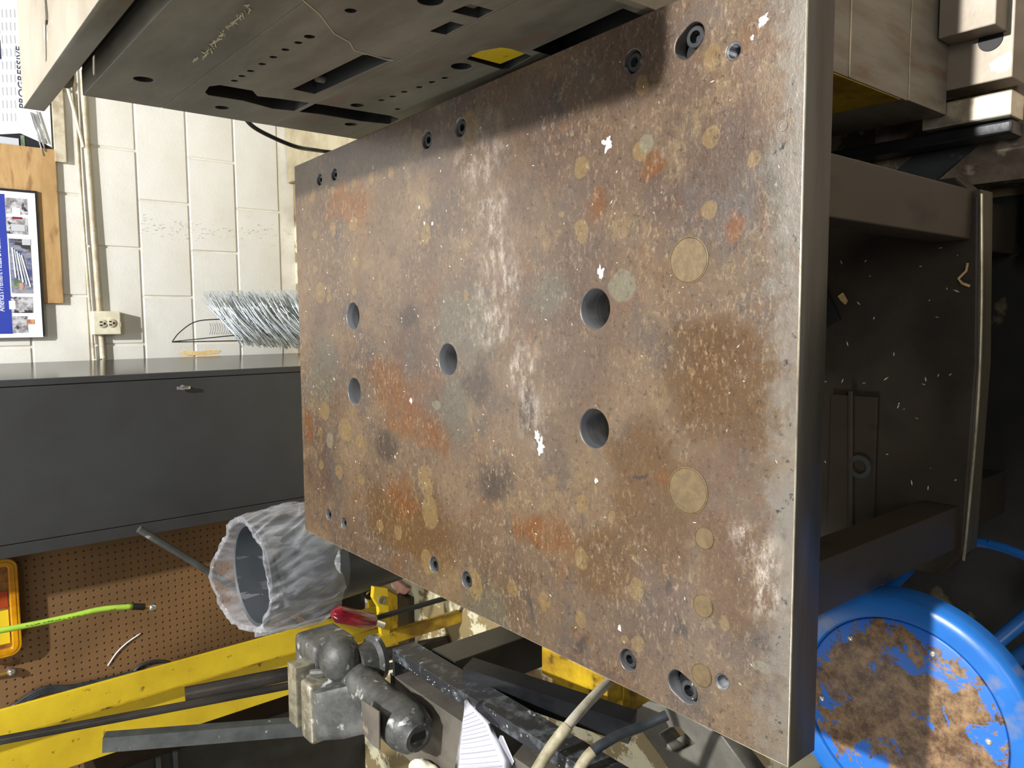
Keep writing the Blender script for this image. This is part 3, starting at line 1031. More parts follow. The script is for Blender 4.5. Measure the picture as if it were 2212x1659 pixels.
# ------------------------------------------------------------------ blue stool
zs = T - .30
pts = [(1888, 1336), (2176, 1620), (1795, 1617), (2060, 1400), (2130, 1480), (1815, 1659)]
sc_ = Vector((-.500, .462, zs))
st = thing('shop_stool', 'round blue shop stool with worn paint beside the cart corner', 'stool', (sc_.x, sc_.y, 0))
bm = bmesh.new()
lathe(bm, (0, 0, 0), [(0, 0), (.136, 0), (.1385, -.001), (.1395, -.004)], 72)
bmesh.ops.translate(bm, verts=bm.verts, vec=sc_)
obj('seat', bm, 'seat', st, smooth='auto', origin=sc_)
bm = bmesh.new()
lathe(bm, sc_, [(.1395, -.006), (.141, .0005), (.143, .0022), (.160, .0024), (.169, .0008), (.175, -.004), (.179, -.013), (.180, -.03), (.176, -.032), (.174, -.016), (.1395, -.012)], 96)
obj('seat_rim', bm, 'stoolblue', st, smooth='auto')
bm = bmesh.new()
lathe(bm, sc_, [(0, -.012), (.139, -.012), (.139, -.02), (0, -.02)], 48)
obj('seat_pan', bm, 'stoolblue', st)
for q in ((1837, 1378), (2015, 1412), (1776, 1508), (2136, 1602)):
    p = atz(*q, zs)
    bm = bmesh.new()
    lathe(bm, (p.x, p.y, zs), [(.0045, -.001), (.0043, .0012), (.003, .0024), (0, .0028)], 14)
    obj('rivet', bm, 'rivet', st, smooth=True)
for a in (40, 130, 220, 310):
    d = Vector((math.cos(R(a)), math.sin(R(a)), 0))
    bm = bmesh.new()
    tube(bm, [sc_ + d * .13 + Vector((0, 0, -.02)), Vector((sc_.x, sc_.y, .013)) + d * .20], .011, 12)
    obj('leg', bm, 'stoolblue', st, smooth='auto')
bm = bmesh.new()
rr_ = .19
tube(bm, [Vector((sc_.x, sc_.y, .16)) + Vector((math.cos(2 * PI * k / 48), math.sin(2 * PI * k / 48), 0)) * rr_ for k in range(49)], .008, 8, caps=False)
obj('foot_ring', bm, 'stoolblue', st, smooth=True)
# blue tube lying by the stool
a_, b_ = atz(2140, 1398, .10), atz(2235, 1318, .10)
bm = bmesh.new()
tube(bm, [a_, b_, b_ + (b_ - a_) * 1.5], .013, 14)
bt = obj('blue_tube', bm, 'stoolblue', smooth='auto')
tag(bt, 'pale blue painted tube end sticking out beside the stool', 'tube')

# ------------------------------------------------------------------ charcoal locker
ang = R(-4.2)
LX, LY, LW, LD = -.118, 3.0, .607, .47
lk = thing('storage_locker', 'tall charcoal steel locker with a small chrome latch against the block wall', 'locker', (LX - LW / 2, LY + LD / 2, 0))
rm = Matrix.Rotation(ang, 3, 'Z')


def lockbox(lo, hi, bev=0):
    """local frame: x from the front right corner leftwards negative, y into depth"""
    bm = newbox(lo, hi, bev)
    bmesh.ops.rotate(bm, verts=bm.verts, cent=(0, 0, 0), matrix=rm)
    bmesh.ops.translate(bm, verts=bm.verts, vec=(LX, LY, 0))
    return bm


ZT = 1.95
obj('carcass', lockbox((-LW, .012, 0), (-.004, LD, ZT), .002), 'cab', lk)
obj('side_panel', lockbox((-.004, .010, .02), (0, LD, ZT), .001), 'cabside', lk)
obj('right_stile', lockbox((-.022, 0, 0), (0, .012, ZT), .002), 'cab', lk)
obj('left_stile', lockbox((-LW, 0, 0), (-LW + .045, .012, ZT), .002), 'cab', lk)
door = obj('door', lockbox((-LW + .048, -.002, .06), (-.025, .012, ZT - .03), .002), 'cab', lk)
p = aty(393, 837, 3.0)
bm = bmesh.new()
lathe(bm, (p.x, 2.992, p.z), [(.011, 0), (.011, .006), (.008, .010), (0, .011)], 20, axis=(0, -1, 0))
box(bm, (p.x - .006, 2.976, p.z - .024), (p.x + .006, 2.986, p.z + .024), .003)
obj('latch', bm, 'chrome', door, smooth='auto')

# ------------------------------------------------------------------ things on the block wall
YP = YW - .002
# timber board
bm = newbox((.146, YP - .018, T + .21), (.745, YP, T + .85), .001)
pb = obj('plywood_board', bm, 'ply')
tag(pb, 'tan plywood board fixed to the block wall behind the supplier poster', 'board')
# poster
px0, px1, pz0 = .013, .567, T + .289
pt = thing('supplier_poster', 'white supplier poster with blue banner and small photos leaning on the plywood board', 'poster', (.29, YP - .03, pz0))
yo = YP - .030


def flat(name, x0, x1, z0, z1, m, par, y=None, th=.0008):
    yy = yo if y is None else y
    return obj(name, newbox((x0, yy - th, z0), (x1, yy, z1)), m, par)


obj('backing', newbox((px0 + .004, yo + .001, pz0 - .008), (px1 + .010, YP - .019, pz0 + .50)), 'blackboard', pt)
flat('sheet', px0, px1, pz0, pz0 + .50, 'white', pt, yo + .001, .002)
yq = yo - .0012
rows = [(728, 683, (84, 20)), ]


def pxq(name, xa, xb, ya, yb, m, dy=0):
    """photo pixel rectangle -> flat print on the poster (xa<xb photo x, ya<yb photo y)"""
    a = aty(xb, yb, yq)
    b = aty(xa, ya, yq)
    return flat(name, min(a.x, b.x), max(a.x, b.x), min(a.z, b.z), max(a.z, b.z), m, pt, yq - dy, .0006)


pxq('photo_print', 20, 61, 683, 719, 'pgrey')
pxq('photo_print', 20, 72, 641, 676, 'pgrey')
pxq('photo_print', 18, 72, 515, 634, 'pblue')
pxq('photo_print', 10, 61, 468, 507, 'pgrey')
pxq('photo_print', 8, 60, 426, 464, 'pgrey')
pxq('red_detail', 26, 48, 468, 474, 'pred', .0008)
pxq('white_detail', 24, 54, 484, 500, 'lightgrey', .0008)
pxq('white_detail', 26, 44, 448, 464, 'white', .0008)
pxq('white_detail', 19, 34, 650, 668, 'white', .0008)
pxq('white_detail', 47, 66, 516, 530, 'lightgrey', .0008)
pxq('flame_detail', 57, 74, 690, 700, 'porange', .0008)
pxq('green_detail', 28, 52, 604, 622, 'pgreen', .0008)
pxq('pink_detail', 42, 50, 612, 626, 'pink', .0010)
for k in range(5):
    a = aty(26 + k * 5, 535 + k * 4, yq - .001)
    b = aty(34 + k * 8, 600 + k * 5, yq - .001)
    bm = bmesh.new()
    tube(bm, [a, b], .003, 4)
    obj('print_stroke', bm, 'lightgrey' if k % 2 else 'white', pt)
bz = aty(13, 722, yq).z
flat('blue_banner', px0 + .015, px1 - .012, pz0 + .100, pz0 + .100 + .062, 'blue', pt, yq)
text('banner_text', "America's Premiere Metals & Plastics Service Center", .030, 'white', pt, (px0 + .10, yq - .0012, pz0 + .122), (1, 0, 0), (0, 0, 1), stretch=.62)
flat('upper_panel', px0 + .015, px1 - .012, pz0 + .166, pz0 + .49, 'lightgrey', pt, yq)

# calendar
cx0, cx1 = aty(60, 332, YP).x, 1.42
cal = thing('wall_calendar', 'white wall calendar with date grids hanging beside the tall die top', 'calendar', (1.05, YP - .02, T + .2))
zc0 = T + .235
obj('backing', newbox((.735, YP - .012, T + .222), (1.5, YP, T + .80)), 'blackboard', cal)
yc = YP - .0125
bm = bmesh.new()
q = [aty(112, 318, yc), aty(108, 240, yc), aty(100, 0, yc), aty(-60, 0, yc), aty(-60, 293, yc), aty(44, 288, yc)]
poly_prism(bm, [Vector((a.x, yc, a.z)) for a in q], (0, -.001, 0))
obj('page', bm, 'white', cal)


def calq(name, xa, xb, ya, yb, m, dy=.0014):
    a = aty(xb, yb, yc - dy)
    b = aty(xa, ya, yc - dy)
    return obj(name, newbox((a.x, yc - dy - .0004, a.z), (b.x, yc - dy, b.z)), m, cal)


calq('date_header', -60, -.5, 130, 190, 'navy')
calq('date_header', -60, 3, 75, 128, 'navy')
calq('date_header', -60, 0, -10, 73, 'navy')
for r_ in range(4):
    for c__ in range(9):
        calq('date_cell', 2 + r_ * 9 + c__ * .2, 6 + r_ * 9 + c__ * .2, 20 + c__ * 28, 38 + c__ * 28, 'lightgrey')
calq('footer_panel', -20, 42, 292, 331, 'lightgrey')
calq('year_tab', 44, 55, 292, 333, 'pgreen')
pz_ = aty(55, 236, yc - .002)
text('heading', 'PROGRESSIVE', .030, 'navy', cal, (pz_.x, yc - .0024, pz_.z), (1, 0, 0), (0, 0, 1), stretch=1.28)
# three thin strips tucked under it
for i, (a, b) in enumerate((((66, 242), (94, 337)), ((72, 245), (98, 327)), ((79, 240), (102, 310)))):
    yy = yc - .006 - i * .001
    bm = bmesh.new()
    A_, B_ = aty(*a, yy), aty(*b, yy)
    tube(bm, [A_, (A_ + B_) / 2, B_], .0028, 6)
    o = obj('cable_tie', bm, 'chrome', smooth=True)
    tag(o, ('outermost', 'middle', 'innermost')[i] + ' of three thin pale strips hanging over the calendar corner', 'strip')

# strip painting a shaded band, conduits, outlet box
bm = bmesh.new()
rw0, rw1 = aty(118, 240, YP), aty(128, 700, YP)
tag(obj('wall_shade_band', newbox((.70, YP - .02, T + .172), (1.6, YP, T + .212), .002), 'conduit'), 'cream strip added for the shaded band on the block wall below the calendar', 'shade band')
for nm, z_, r_, x0, x1, lab in (('conduit', T + .098, .011, -.08, 1.7, 'thicker cream conduit along the block wall above the outlet box'), ('thin_conduit', T + .132, .006, -.08, 1.7, 'thin cream conduit running just above the thicker conduit')):
    bm = bmesh.new()
    tube(bm, [(x0, YP - .014, z_ - .02), ((x0 + x1) / 2, YP - .014, z_), (x1, YP - .014, z_)], r_, 12)
    tag(obj(nm, bm, 'conduit', smooth='auto'), lab, 'conduit')
bm = bmesh.new()
tube(bm, [aty(140, 168, YP - .03), aty(160, 240, YP - .03), aty(180, 318, YP - .02)], .006, 8)
tag(obj('slanted_rod', bm, 'cream', smooth='auto'), 'thin white rod slanting from the calendar down to the conduit', 'rod')
ob = thing('outlet_box', 'cream double electrical outlet box mounted on the conduit', 'outlet', (.11, YP - .04, T + .05))
A_ = aty(262, 722, YP - .055)
B_ = aty(200, 672, YP - .055)
obj('housing', newbox((A_.x, YP - .055, A_.z), (B_.x, YP - .002, B_.z), .004), 'cream', ob)
obj('knockout', newbox((A_.x + .03, YP - .0558, A_.z - .001), (A_.x + .05, YP - .054, A_.z + .008), .001), 'conduit', ob)
for (qx, qy) in ((221, 699), (241, 698)):
    p = aty(qx, qy, YP - .056)
    bm = bmesh.new()
    lathe(bm, p, [(.017, 0), (.017, .003), (.015, .004), (0, .004)], 28, axis=(0, -1, 0))
    s = obj('socket', bm, 'conduit', ob, smooth='auto')
    bm = bmesh.new()
    box(bm, (p.x - .009, p.y - .0052, p.z + .001), (p.x - .004, p.y - .0038, p.z + .010))
    box(bm, (p.x + .004, p.y - .0052, p.z + .001), (p.x + .009, p.y - .0038, p.z + .010))
    box(bm, (p.x - .004, p.y - .0052, p.z - .011), (p.x + .004, p.y - .0038, p.z - .004))
    obj('slot', bm, 'socket', s)

# bundle of galvanised wires hung on a black wire rack beside the locker
wb = thing('wire_bundle', 'thick bundle of shiny galvanised wire hooks hung on a black wire rack by the locker', 'wire bundle', (.05, 3.15, T - .5))
YBd = 3.1
bm = bmesh.new()
random.seed(11)
for i in range(420):
    t = (i + random.random()) / 420
    k = random.random()
    x_c = 490 + t * 260 + random.uniform(-6, 6)
    yy = YBd + random.uniform(-.10, .10) - k * .02
    pa = aty(x_c - 48 + random.uniform(-8, 8), 642 + random.uniform(-14, 14) - 4 * t, yy + .05)
    pm = aty(x_c - 12 + random.uniform(-4, 4), 690 + random.uniform(-8, 8), yy)
    pb_ = aty(x_c + 38 + random.uniform(-10, 10), 738 + random.uniform(-12, 12) + 12 * t, yy - .05)
    tube(bm, smoothpath([pa, pm, pb_], 2), .0021, 5)
obj('wires', bm, 'zinc', wb, kind='stuff', smooth=True)
bm = bmesh.new()
for off in (0,):
    tube(bm, smoothpath([aty(560, 690, YBd), aty(465, 690, YBd), aty(420, 696, YBd), aty(388, 718, YBd), aty(372, 738, YBd)], 5), .0022, 6)
    tube(bm, [aty(372, 738, YBd), aty(500, 725, YBd - .04), aty(620, 722, YBd - .04)], .0022, 6)
    tube(bm, [aty(372, 739, YBd), aty(520, 736, YBd + .04), aty(620, 738, YBd + .04)], .0022, 6)
obj('rack', bm, 'gasket', wb, smooth=True)
bm = bmesh.new()
for i in range(12):
    x_ = 452 + i * 5
    tube(bm, smoothpath([aty(x_, 696, YBd - .02), aty(x_ + 4, 708, YBd), aty(x_ + 1, 722, YBd + .02)], 3), .0014, 5)
obj('spare_hooks', bm, 'zinc', wb, kind='stuff', smooth=True)

bm = bmesh.new()
random.seed(17)
for i in range(150):
    x_ = random.uniform(300, 636)
    y_ = random.gauss(500, 13) - (8 if x_ < 400 else 0)
    a_ = aty(x_, y_, YW - .002)
    l_ = random.uniform(.002, .012)
    h_ = random.uniform(.0008, .002)
    poly_prism(bm, [(a_.x, YW - .002, a_.z), (a_.x + h_, YW - .002, a_.z + l_ * .2), (a_.x + h_ * .6, YW - .002, a_.z - l_)], (0, -.0004, 0))
obj('scuff_marks', bm, 'scuff', bk, kind='stuff')
bm = bmesh.new()
q = [aty(x, y, YW - .002) for x, y in ((385, 762), (400, 757), (430, 759), (455, 756), (478, 757), (470, 764), (440, 767), (405, 768))]
poly_prism(bm, q, (0, -.0006, 0))
obj('peeled_patch', bm, 'peel', bk)

# ------------------------------------------------------------------ left: pegboard and what hangs there
YG = 3.30
pgb = obj('pegboard', newbox((-2.6, YG, 0), (-.74, YG + .006, 2.2)), 'peg')
tag(pgb, 'brown perforated pegboard panel standing left of the charcoal locker', 'pegboard')
# amber case
A_ = aty(50, 1412, YG - .06)
B_ = aty(-80, 1222, YG - .06)
cs = thing('parts_case', 'amber yellow plastic parts case with rounded corners hanging on the pegboard', 'case', ((A_.x + B_.x) / 2, YG - .03, A_.z))


def rrect(x0, x1, z0, z1, r, n=6):
    o = []
    for cx, cz, a in ((x1 - r, z1 - r, 0), (x0 + r, z1 - r, 90), (x0 + r, z0 + r, 180), (x1 - r, z0 + r, 270)):
        for k in range(n + 1):
            t = R(a + 90 * k / n)
            o.append((cx + r * math.cos(t), cz + r * math.sin(t)))
    return o


xa, xb, za, zb = A_.x, B_.x, A_.z, B_.z
xf = Matrix(((1, 0, 0, 0), (0, 0, -1, YG - .06), (0, 1, 0, 0), (0, 0, 0, 1)))
obj('shell', holed(rrect(xa, xb, za, zb, .04), [rrect(xa + .028, xb - .03, za + .03, zb - .03, .01)], .055, .004, xf), 'amber', cs)
obj('contents', newbox((xa + .027, YG - .04, za + .029), (xb - .029, YG - .02, zb - .029)), 'amberdark', cs)
obj('yellow_label', newbox((xa + .045, YG - .042, za + .035), (xa + .17, YG - .0405, za + .12)), 'label', cs)
obj('red_label', newbox((xa + .18, YG - .042, za + .035), (xa + .24, YG - .0405, za + .12)), 'redlabel', cs)
obj('inner_rib', holed(rrect(xa + .012, xb - .014, za + .012, zb - .014, .03), [rrect(xa + .018, xb - .02, za + .018, zb - .02, .026)], .004, 0, Matrix.Translation((0, -.002, 0)) @ xf), 'amber', cs)
# green hose with fitting
YH = 2.9
gh = thing('green_air_hose', 'lime green air hose with taped fitting hanging in front of the pegboard', 'hose', aty(200, 1325, YH))
bm = bmesh.new()
pts = smoothpath([aty(-60, 1372, YH), aty(0, 1362, YH), aty(80, 1347, YH), aty(150, 1332, YH), aty(220, 1316, YH), aty(287, 1310, YH)], 6)
tube(bm, pts, .0095, 14)
obj('hose', bm, 'hosegreen', gh, smooth=True)
bm = bmesh.new()
random.seed(5)
for i in range(22):
    x_ = 55 + i * 9 + random.uniform(-2, 2)
    yv = 1352 - (x_ - 55) * .185
    a_ = aty(x_, yv, YH - .010)
    b_ = aty(x_ + 5, yv - 1 + random.uniform(-1.5, 1.5), YH - .010)
    tube(bm, [a_, b_], .0012, 4)
obj('printing', bm, 'print', gh, kind='stuff')
bm = bmesh.new()
tube(bm, [aty(286, 1310, YH), aty(312, 1311, YH)], .0115, 14)
obj('tape_wrap', bm, 'gasket', gh, smooth='auto')
bm = bmesh.new()
tube(bm, [aty(312, 1311, YH), aty(323, 1312, YH)], .008, 6)
obj('brass_nut', bm, 'brass', gh)
bm = bmesh.new()
tube(bm, [aty(322, 1312, YH), aty(326, 1312, YH), aty(334, 1312, YH), aty(338, 1312, YH)], [.008, .0125, .0125, .008], 12)
obj('coupler', bm, 'chrome', gh, smooth=True)
sf = thing('spare_coupler', 'small silver hose coupler with a brass stub on the pegboard left edge', 'fitting', aty(20, 1450, YG - .02))
bm = bmesh.new()
tube(bm, [aty(-30, 1461, YG - .02), aty(3, 1456, YG - .02), aty(17, 1453, YG - .02)], .009, 8)
obj('brass_stub', bm, 'brass', sf)
bm = bmesh.new()
tube(bm, [aty(16, 1453, YG - .02), aty(20, 1452, YG - .02), aty(29, 1450, YG - .02), aty(33, 1449, YG - .02)], [.009, .015, .015, .009], 12)
obj('coupler_head', bm, 'chrome', sf, smooth=True)
bm = bmesh.new()
tube(bm, smoothpath([aty(233, 1438, YG - .004), aty(252, 1410, YG - .006), aty(275, 1388, YG - .006), aty(304, 1368, YG - .004)], 4), .0028, 6)
tag(obj('white_scrap_wire', bm, 'white', smooth=True), 'short bent white wire stuck against the pegboard', 'wire')
# dark cable bundle along the foot of the pegboard
bm = bmesh.new()
for d in (0, 5, 10):
    tube(bm, smoothpath([aty(20, 1530 + d, 3.292), aty(90, 1488 + d, 3.292), aty(160, 1482 + d * .6, 3.292), aty(250, 1462 + d, 3.292), aty(300, 1450 + d, 3.292), aty(350, 1455 + d, 3.292)], 6), .008, 8)
tube(bm, smoothpath([aty(280, 1462, 3.292), aty(305, 1437, 3.292), aty(345, 1428, 3.292), aty(372, 1438, 3.292), aty(392, 1460, 3.292)], 6), .007, 8)
tag(obj('black_cables', bm, 'hoseblack', smooth=True), 'dark cables looping behind the yellow rack post', 'cable')
# chrome pole slanting from the locker foot
bm = bmesh.new()
A_, B_ = aty(300, 1143, 2.94), aty(470, 1246, 2.94)
tube(bm, [A_, A_ + (B_ - A_) * ((A_.z - .012) / (A_.z - B_.z))], .013, 14)
tag(obj('slanting_pole', bm, 'greybar', smooth='auto'), 'dull steel pole slanting from the locker corner towards the bin', 'pole')

# ------------------------------------------------------------------ bin with clear liner
BX, BY = -.765, 2.46
bn = thing('waste_bin', 'grey plastic waste bin lined with a crumpled clear bag', 'bin', (BX, BY, 0))
ZR = .665
bm = bmesh.new()
lathe(bm, (BX, BY, 0), [(0, .004), (0.1247, .004), (0.1290, .02), (0.1531, ZR - .28)], 48)
obj('bin_base', bm, 'binlow', bn, smooth='auto')
bm = bmesh.new()
lathe(bm, (BX, BY, 0), [(0.1531, ZR - .28), (0.1634, ZR - .02), (0.1694, ZR - .015), (0.1711, ZR), (0.1668, ZR + .002), (0.1600, ZR - .004), (0.1479, ZR - .3), (0, ZR - .3)], 64)
obj('bin_body', bm, 'bin', bn, smooth='auto')
bm = bmesh.new()
NU, NV = 220, 60
prof = [(.129, ZR - .20), (.150, ZR - .12), (.160, ZR - .04), (.169, ZR + .018), (.182, ZR + .022), (.190, ZR - .02), (.196, ZR - .08), (.200, ZR - .14), (.200, ZR - .20), (.190, ZR - .235)]


def pr(t):
    t *= len(prof) - 1
    i = min(int(t), len(prof) - 2)
    f = t - i
    return (prof[i][0] + (prof[i + 1][0] - prof[i][0]) * f, prof[i][1] + (prof[i + 1][1] - prof[i][1]) * f)


grid = []
for v in range(NV):
    r_, z_ = pr(v / (NV - 1))
    ring = []
    for u in range(NU):
        a = 2 * PI * u / NU
        tw = a + z_ * 2.6
        n1 = noise.noise(Vector((math.cos(tw) * 2.6, math.sin(tw) * 2.6, z_ * 5)))
        n2 = 1 - abs(noise.noise(Vector((math.cos(tw) * 5 + 5, math.sin(tw) * 5, z_ * 6)))) * 2.6
        n3 = 1 - abs(noise.noise(Vector((math.cos(tw) * 10 + 9, math.sin(tw) * 10, z_ * 9)))) * 2.4
        out = v / (NV - 1)
        amp = .013 if out > .35 else .006
        rad = r_ + amp * .8 * n1 + amp * .95 * max(0, n2) + amp * .28 * max(0, n3)
        zz = z_ + .02 * n1 + (.055 * max(0, math.sin(a - .3)) ** 2 if .2 < out < .6 else 0)
        if out > .95: zz += .04 * noise.noise(Vector((math.cos(a) * 2, math.sin(a) * 2, 7)))
        ring.append(bm.verts.new((BX + rad * math.cos(a), BY + rad * math.sin(a), zz)))
    grid.append(ring)
for v in range(NV - 1):
    for u in range(NU):
        bm.faces.new((grid[v][u], grid[v][(u + 1) % NU], grid[v + 1][(u + 1) % NU], grid[v + 1][u]))
obj('bin_liner', bm, 'film', bn, smooth=True, label='crumpled clear plastic liner')

# ------------------------------------------------------------------ yellow rack post and pipes
PX, PY = -1.20, 2.75


def vprism(bm, x0, x1, y0, y1, z0, z1, bev=.002):
    box(bm, (x0, y0, z0), (x1, y1, z1), bev)


yp = thing('rack_post', 'tall yellow steel H-section rack post standing left of the lined bin', 'post', (-1.27, 2.75, 0))
x0_ = aty(0, 1598, 2.7).x
x1_ = aty(0, 1535, 2.7).x
obj('front_flange', newbox((x0_, 2.70, .006), (x1_, 2.712, 2.4), .002), 'yellow', yp)
obj('web', newbox((x0_ - .004, 2.70, .006), (x0_ + .006, 2.86, 2.4), .002), 'yellowold', yp)
x2_ = aty(0, 1660, 2.7).x
obj('rear_flange', newbox((x2_ - .09, 2.74, .006), (x0_, 2.752, 2.4), .002), 'yellow', yp)
obj('base_foot', newbox((x2_ - .05, 2.62, 0), (x1_ + .05, 2.88, .012), .002), 'yellowold', yp)
# pipes leaning in front of it
for nm, a, b, r_, m_, lab, yA, yB in (
        ('steel_pipe', (400, 1500), (840, 1412), .024, 'pipe', 'thick dark steel pipe leaning against the yellow post', 2.55, 2.35),
        ('thin_rod', (-40, 1607), (840, 1440), .0125, 'pipe', 'long thin dark rod leaning in front of the yellow post', 2.55, 2.3),
        ('square_bar', (225, 1603), (700, 1565), .030, 'greybar', 'dusty dark grey bar standing leftmost beside the thin rod', 2.35, 2.1)):
    bm = bmesh.new()
    A_, B_ = aty(*a, yA), aty(*b, yB)
    dd = B_ - A_
    B2 = A_ + dd * ((A_.z - .01) / (A_.z - B_.z))
    if nm == 'square_bar':
        tube(bm, [A_, B2], r_, 4)
    else:
        tube(bm, [A_, B2], r_, 18)
    tag(obj(nm, bm, m_, smooth='auto'), lab, 'bar' if nm == 'square_bar' else 'pipe')
# yellow jack bracket with red grip behind the bin
br = thing('jack_bracket', 'yellow steel bracket with a socket standing by the foot of the bin', 'bracket', atz(830, 1310, 0))
bm = bmesh.new()
YJ = 2.2
q = [aty(x, y, YJ) for x, y in ((808, 1268), (838, 1272), (841, 1322), (843, 1385), (824, 1372), (818, 1312), (806, 1292))]
poly_prism(bm, q, (0, .02, 0), .002)
obj('bracket_plate', bm, 'yellow', br)
bm = bmesh.new()
lathe(bm, aty(824, 1296, YJ), [(.014, 0), (.014, .006), (.008, .006), (.008, -.002), (0, -.002)], 18, axis=(0, -1, 0))
obj('bolt', bm, 'grime', br)
bm = bmesh.new()
pb0 = aty(830, 1385, YJ)
box(bm, (pb0.x - .02, YJ, 0), (pb0.x + .02, YJ + .03, pb0.z + .03), .002)
obj('bracket_leg', bm, 'yellowold', br)
gr = thing('red_grip_tool', 'tool with a glossy dark red grip pointing at the bin below its liner', 'tool', aty(780, 1335, 2.33))
bm = bmesh.new()
tube(bm, [aty(718, 1325, 2.14), aty(730, 1326, 2.14), aty(800, 1341, 2.14), aty(808, 1343, 2.14)], [.012, .027, .027, .020], 20)
obj('grip', bm, 'red', gr, smooth='auto')
bm = bmesh.new()
tube(bm, [aty(806, 1343, 2.14), aty(828, 1350, 2.14)], .011, 14)
obj('shank', bm, 'chrome', gr, smooth='auto')
bm = bmesh.new()
g_ = aty(806, 1343, 2.14)
tube(bm, [(g_.x, 2.16, g_.z - .01), (g_.x, 2.16, .001)], .009, 12)
obj('stand_rod', bm, 'gasket', gr, smooth='auto')
bm = bmesh.new()
lathe(bm, aty(792, 1277, 2.5), [(.020, 0), (.020, .05), (.012, .05), (.012, 0)], 20, axis=(.1, -1, .3))
tag(obj('pipe_end', bm, 'gasket', smooth='auto'), 'open black pipe end beside the foot of the bin', 'pipe')
bm = bmesh.new()
q = [atz(x, y, .02) for x, y in ((838, 1240), (868, 1262), (882, 1272), (874, 1285), (860, 1282), (850, 1268), (842, 1250))]
q += []
poly_prism(bm, q, (0, 0, -.015), .003)
tag(obj('pink_rag', bm, 'pink', smooth=False), 'small pink rag on the floor by the plate edge', 'rag')
tag(obj('black_crate', newbox((-1.22, 2.92, 0), (-.84, 3.12, .22), .006), 'black'), 'black crate standing on the floor behind the foot of the bin', 'crate')
tag(obj('timber_strip', newbox((-1.35, 2.52, 0), (-1.02, 2.60, .03), .003), 'leg'), 'brown timber strip lying on the peeling floor beside the yellow bracket', 'timber')

# ------------------------------------------------------------------ bench with vise
ZB = T - .15
be = thing('steel_bench', 'narrow dusty black steel bench running beside the left edge of the rusty plate', 'bench', (-.85, 1.2, 0))


def zx(px, py, z=ZB): return atz(px, py, z)


xr_out = zx(1230, 1640).x
xr_in = xr_out - .030
xl_edge = zx(1100, 1630).x
yend = zx(850, 1376).y
obj('rail_angle', newbox((xr_in, .72, ZB - .065), (xr_out, yend, ZB), .002), 'dustblack', be)
obj('channel_floor', newbox((xl_edge - .01, .72, ZB - .075), (xr_in + .002, yend - .01, ZB - .06), .001), 'black', be)
obj('bench_top', newbox((xl_edge - .19, .72, ZB - .010), (xl_edge, yend + .02, ZB), .001), 'bench', be)
obj('top_edge_strip', newbox((xl_edge - .004, .72, ZB - .06), (xl_edge + .002, yend + .02, ZB + .001), .0008), 'bench', be)
obj('end_cap', newbox((xl_edge - .02, yend - .004, ZB - .07), (xr_out, yend + .006, ZB + .001), .001), 'dustblack', be)
# leg below the rail: two dark members
lp = Vector((-.765, 1.5, 0))
obj('leg', newbox((xr_out - .10, 1.46, 0), (xr_out - .002, 1.56, ZB - .076), .003), 'black', be)
obj('leg', newbox((xr_out - .24, .76, 0), (xr_out - .18, .82, ZB - .011), .003), 'black', be)
bm = bmesh.new()
A_ = aty(1010, 1452, 1.38)
B_ = aty(1290, 1545, 1.10)
dirv = (B_ - A_)
tube(bm, [A_, B_ + dirv * .25], .035, 4)
obj('brace', bm, 'black', be)
# crumpled tape on the rail
bm = bmesh.new()
random.seed(9)
for i in range(45):
    yy = random.uniform(.8, yend)
    xx = random.uniform(xr_in + .003, xr_out - .003)
    s_ = random.uniform(.001, .0032)
    poly_prism(bm, [(xx, yy, ZB + .0005), (xx + s_, yy + s_ * .4, ZB + .0005), (xx + s_ * .3, yy + s_ * 1.5, ZB + .0005)], (0, 0, .001))
obj('dust_flakes', bm, 'fleck', be, kind='stuff')

vs = thing('bench_vise', 'dusty grey cast iron bench vise bolted on the narrow steel bench', 'vise', (-.93, 1.4, ZB))
ZJ = T + .03
jA = atz(632, 1440, ZJ)
jB = atz(632, 1565, ZJ)
jx0, jx1 = jB.x, jA.x
yj1 = atz(643, 1500, ZJ).y      # back of front jaw
yj0 = atz(668, 1500, ZJ).y
yj2 = atz(622, 1500, ZJ).y
zc_ = ZJ - .11
obj('fixed_jaw', newbox((jx0, yj1 + .010, ZJ - .055), (jx1, yj2 + .000, ZJ), .004), 'jaw', vs)
obj('moving_jaw', newbox((jx0 - .016, yj0 + .004, ZJ - .10), (jx1 - .022, yj1 - .004, ZJ - .004), .012, seg=3), 'jaw', vs, smooth='auto')
xm = atz(760, 1470, zc_).x
# moving body: tapered casting from jaw down to the barrel
bm = bmesh.new()
cen = [((jx0 + jx1) / 2 - .016, yj0 + .002, ZJ - .012), ((jx0 + jx1) / 2 - .005, yj0 - .020, ZJ - .06), (xm - .03, yj0 - .065, zc_ - .01)]
rw = [(.060, .018), (.066, .046), (.066, .062)]
rings = []
for (c, (a, b_)) in zip(cen, rw):
    rings.append([bm.verts.new((c[0] + a * max(-1, min(1, 1.25 * math.cos(t))), c[1] + b_ * max(-1, min(1, 1.25 * math.sin(t))), c[2])) for t in [2 * PI * k / 20 for k in range(20)]])
for a, b_ in zip(rings, rings[1:]):
    for k in range(20): bm.faces.new((a[k], a[(k + 1) % 20], b_[(k + 1) % 20], b_[k]))
bm.faces.new(rings[0]); bm.faces.new(rings[-1][::-1])
bmesh.ops.recalc_face_normals(bm, faces=bm.faces)
obj('moving_body', bm, 'vise', vs, smooth='auto')
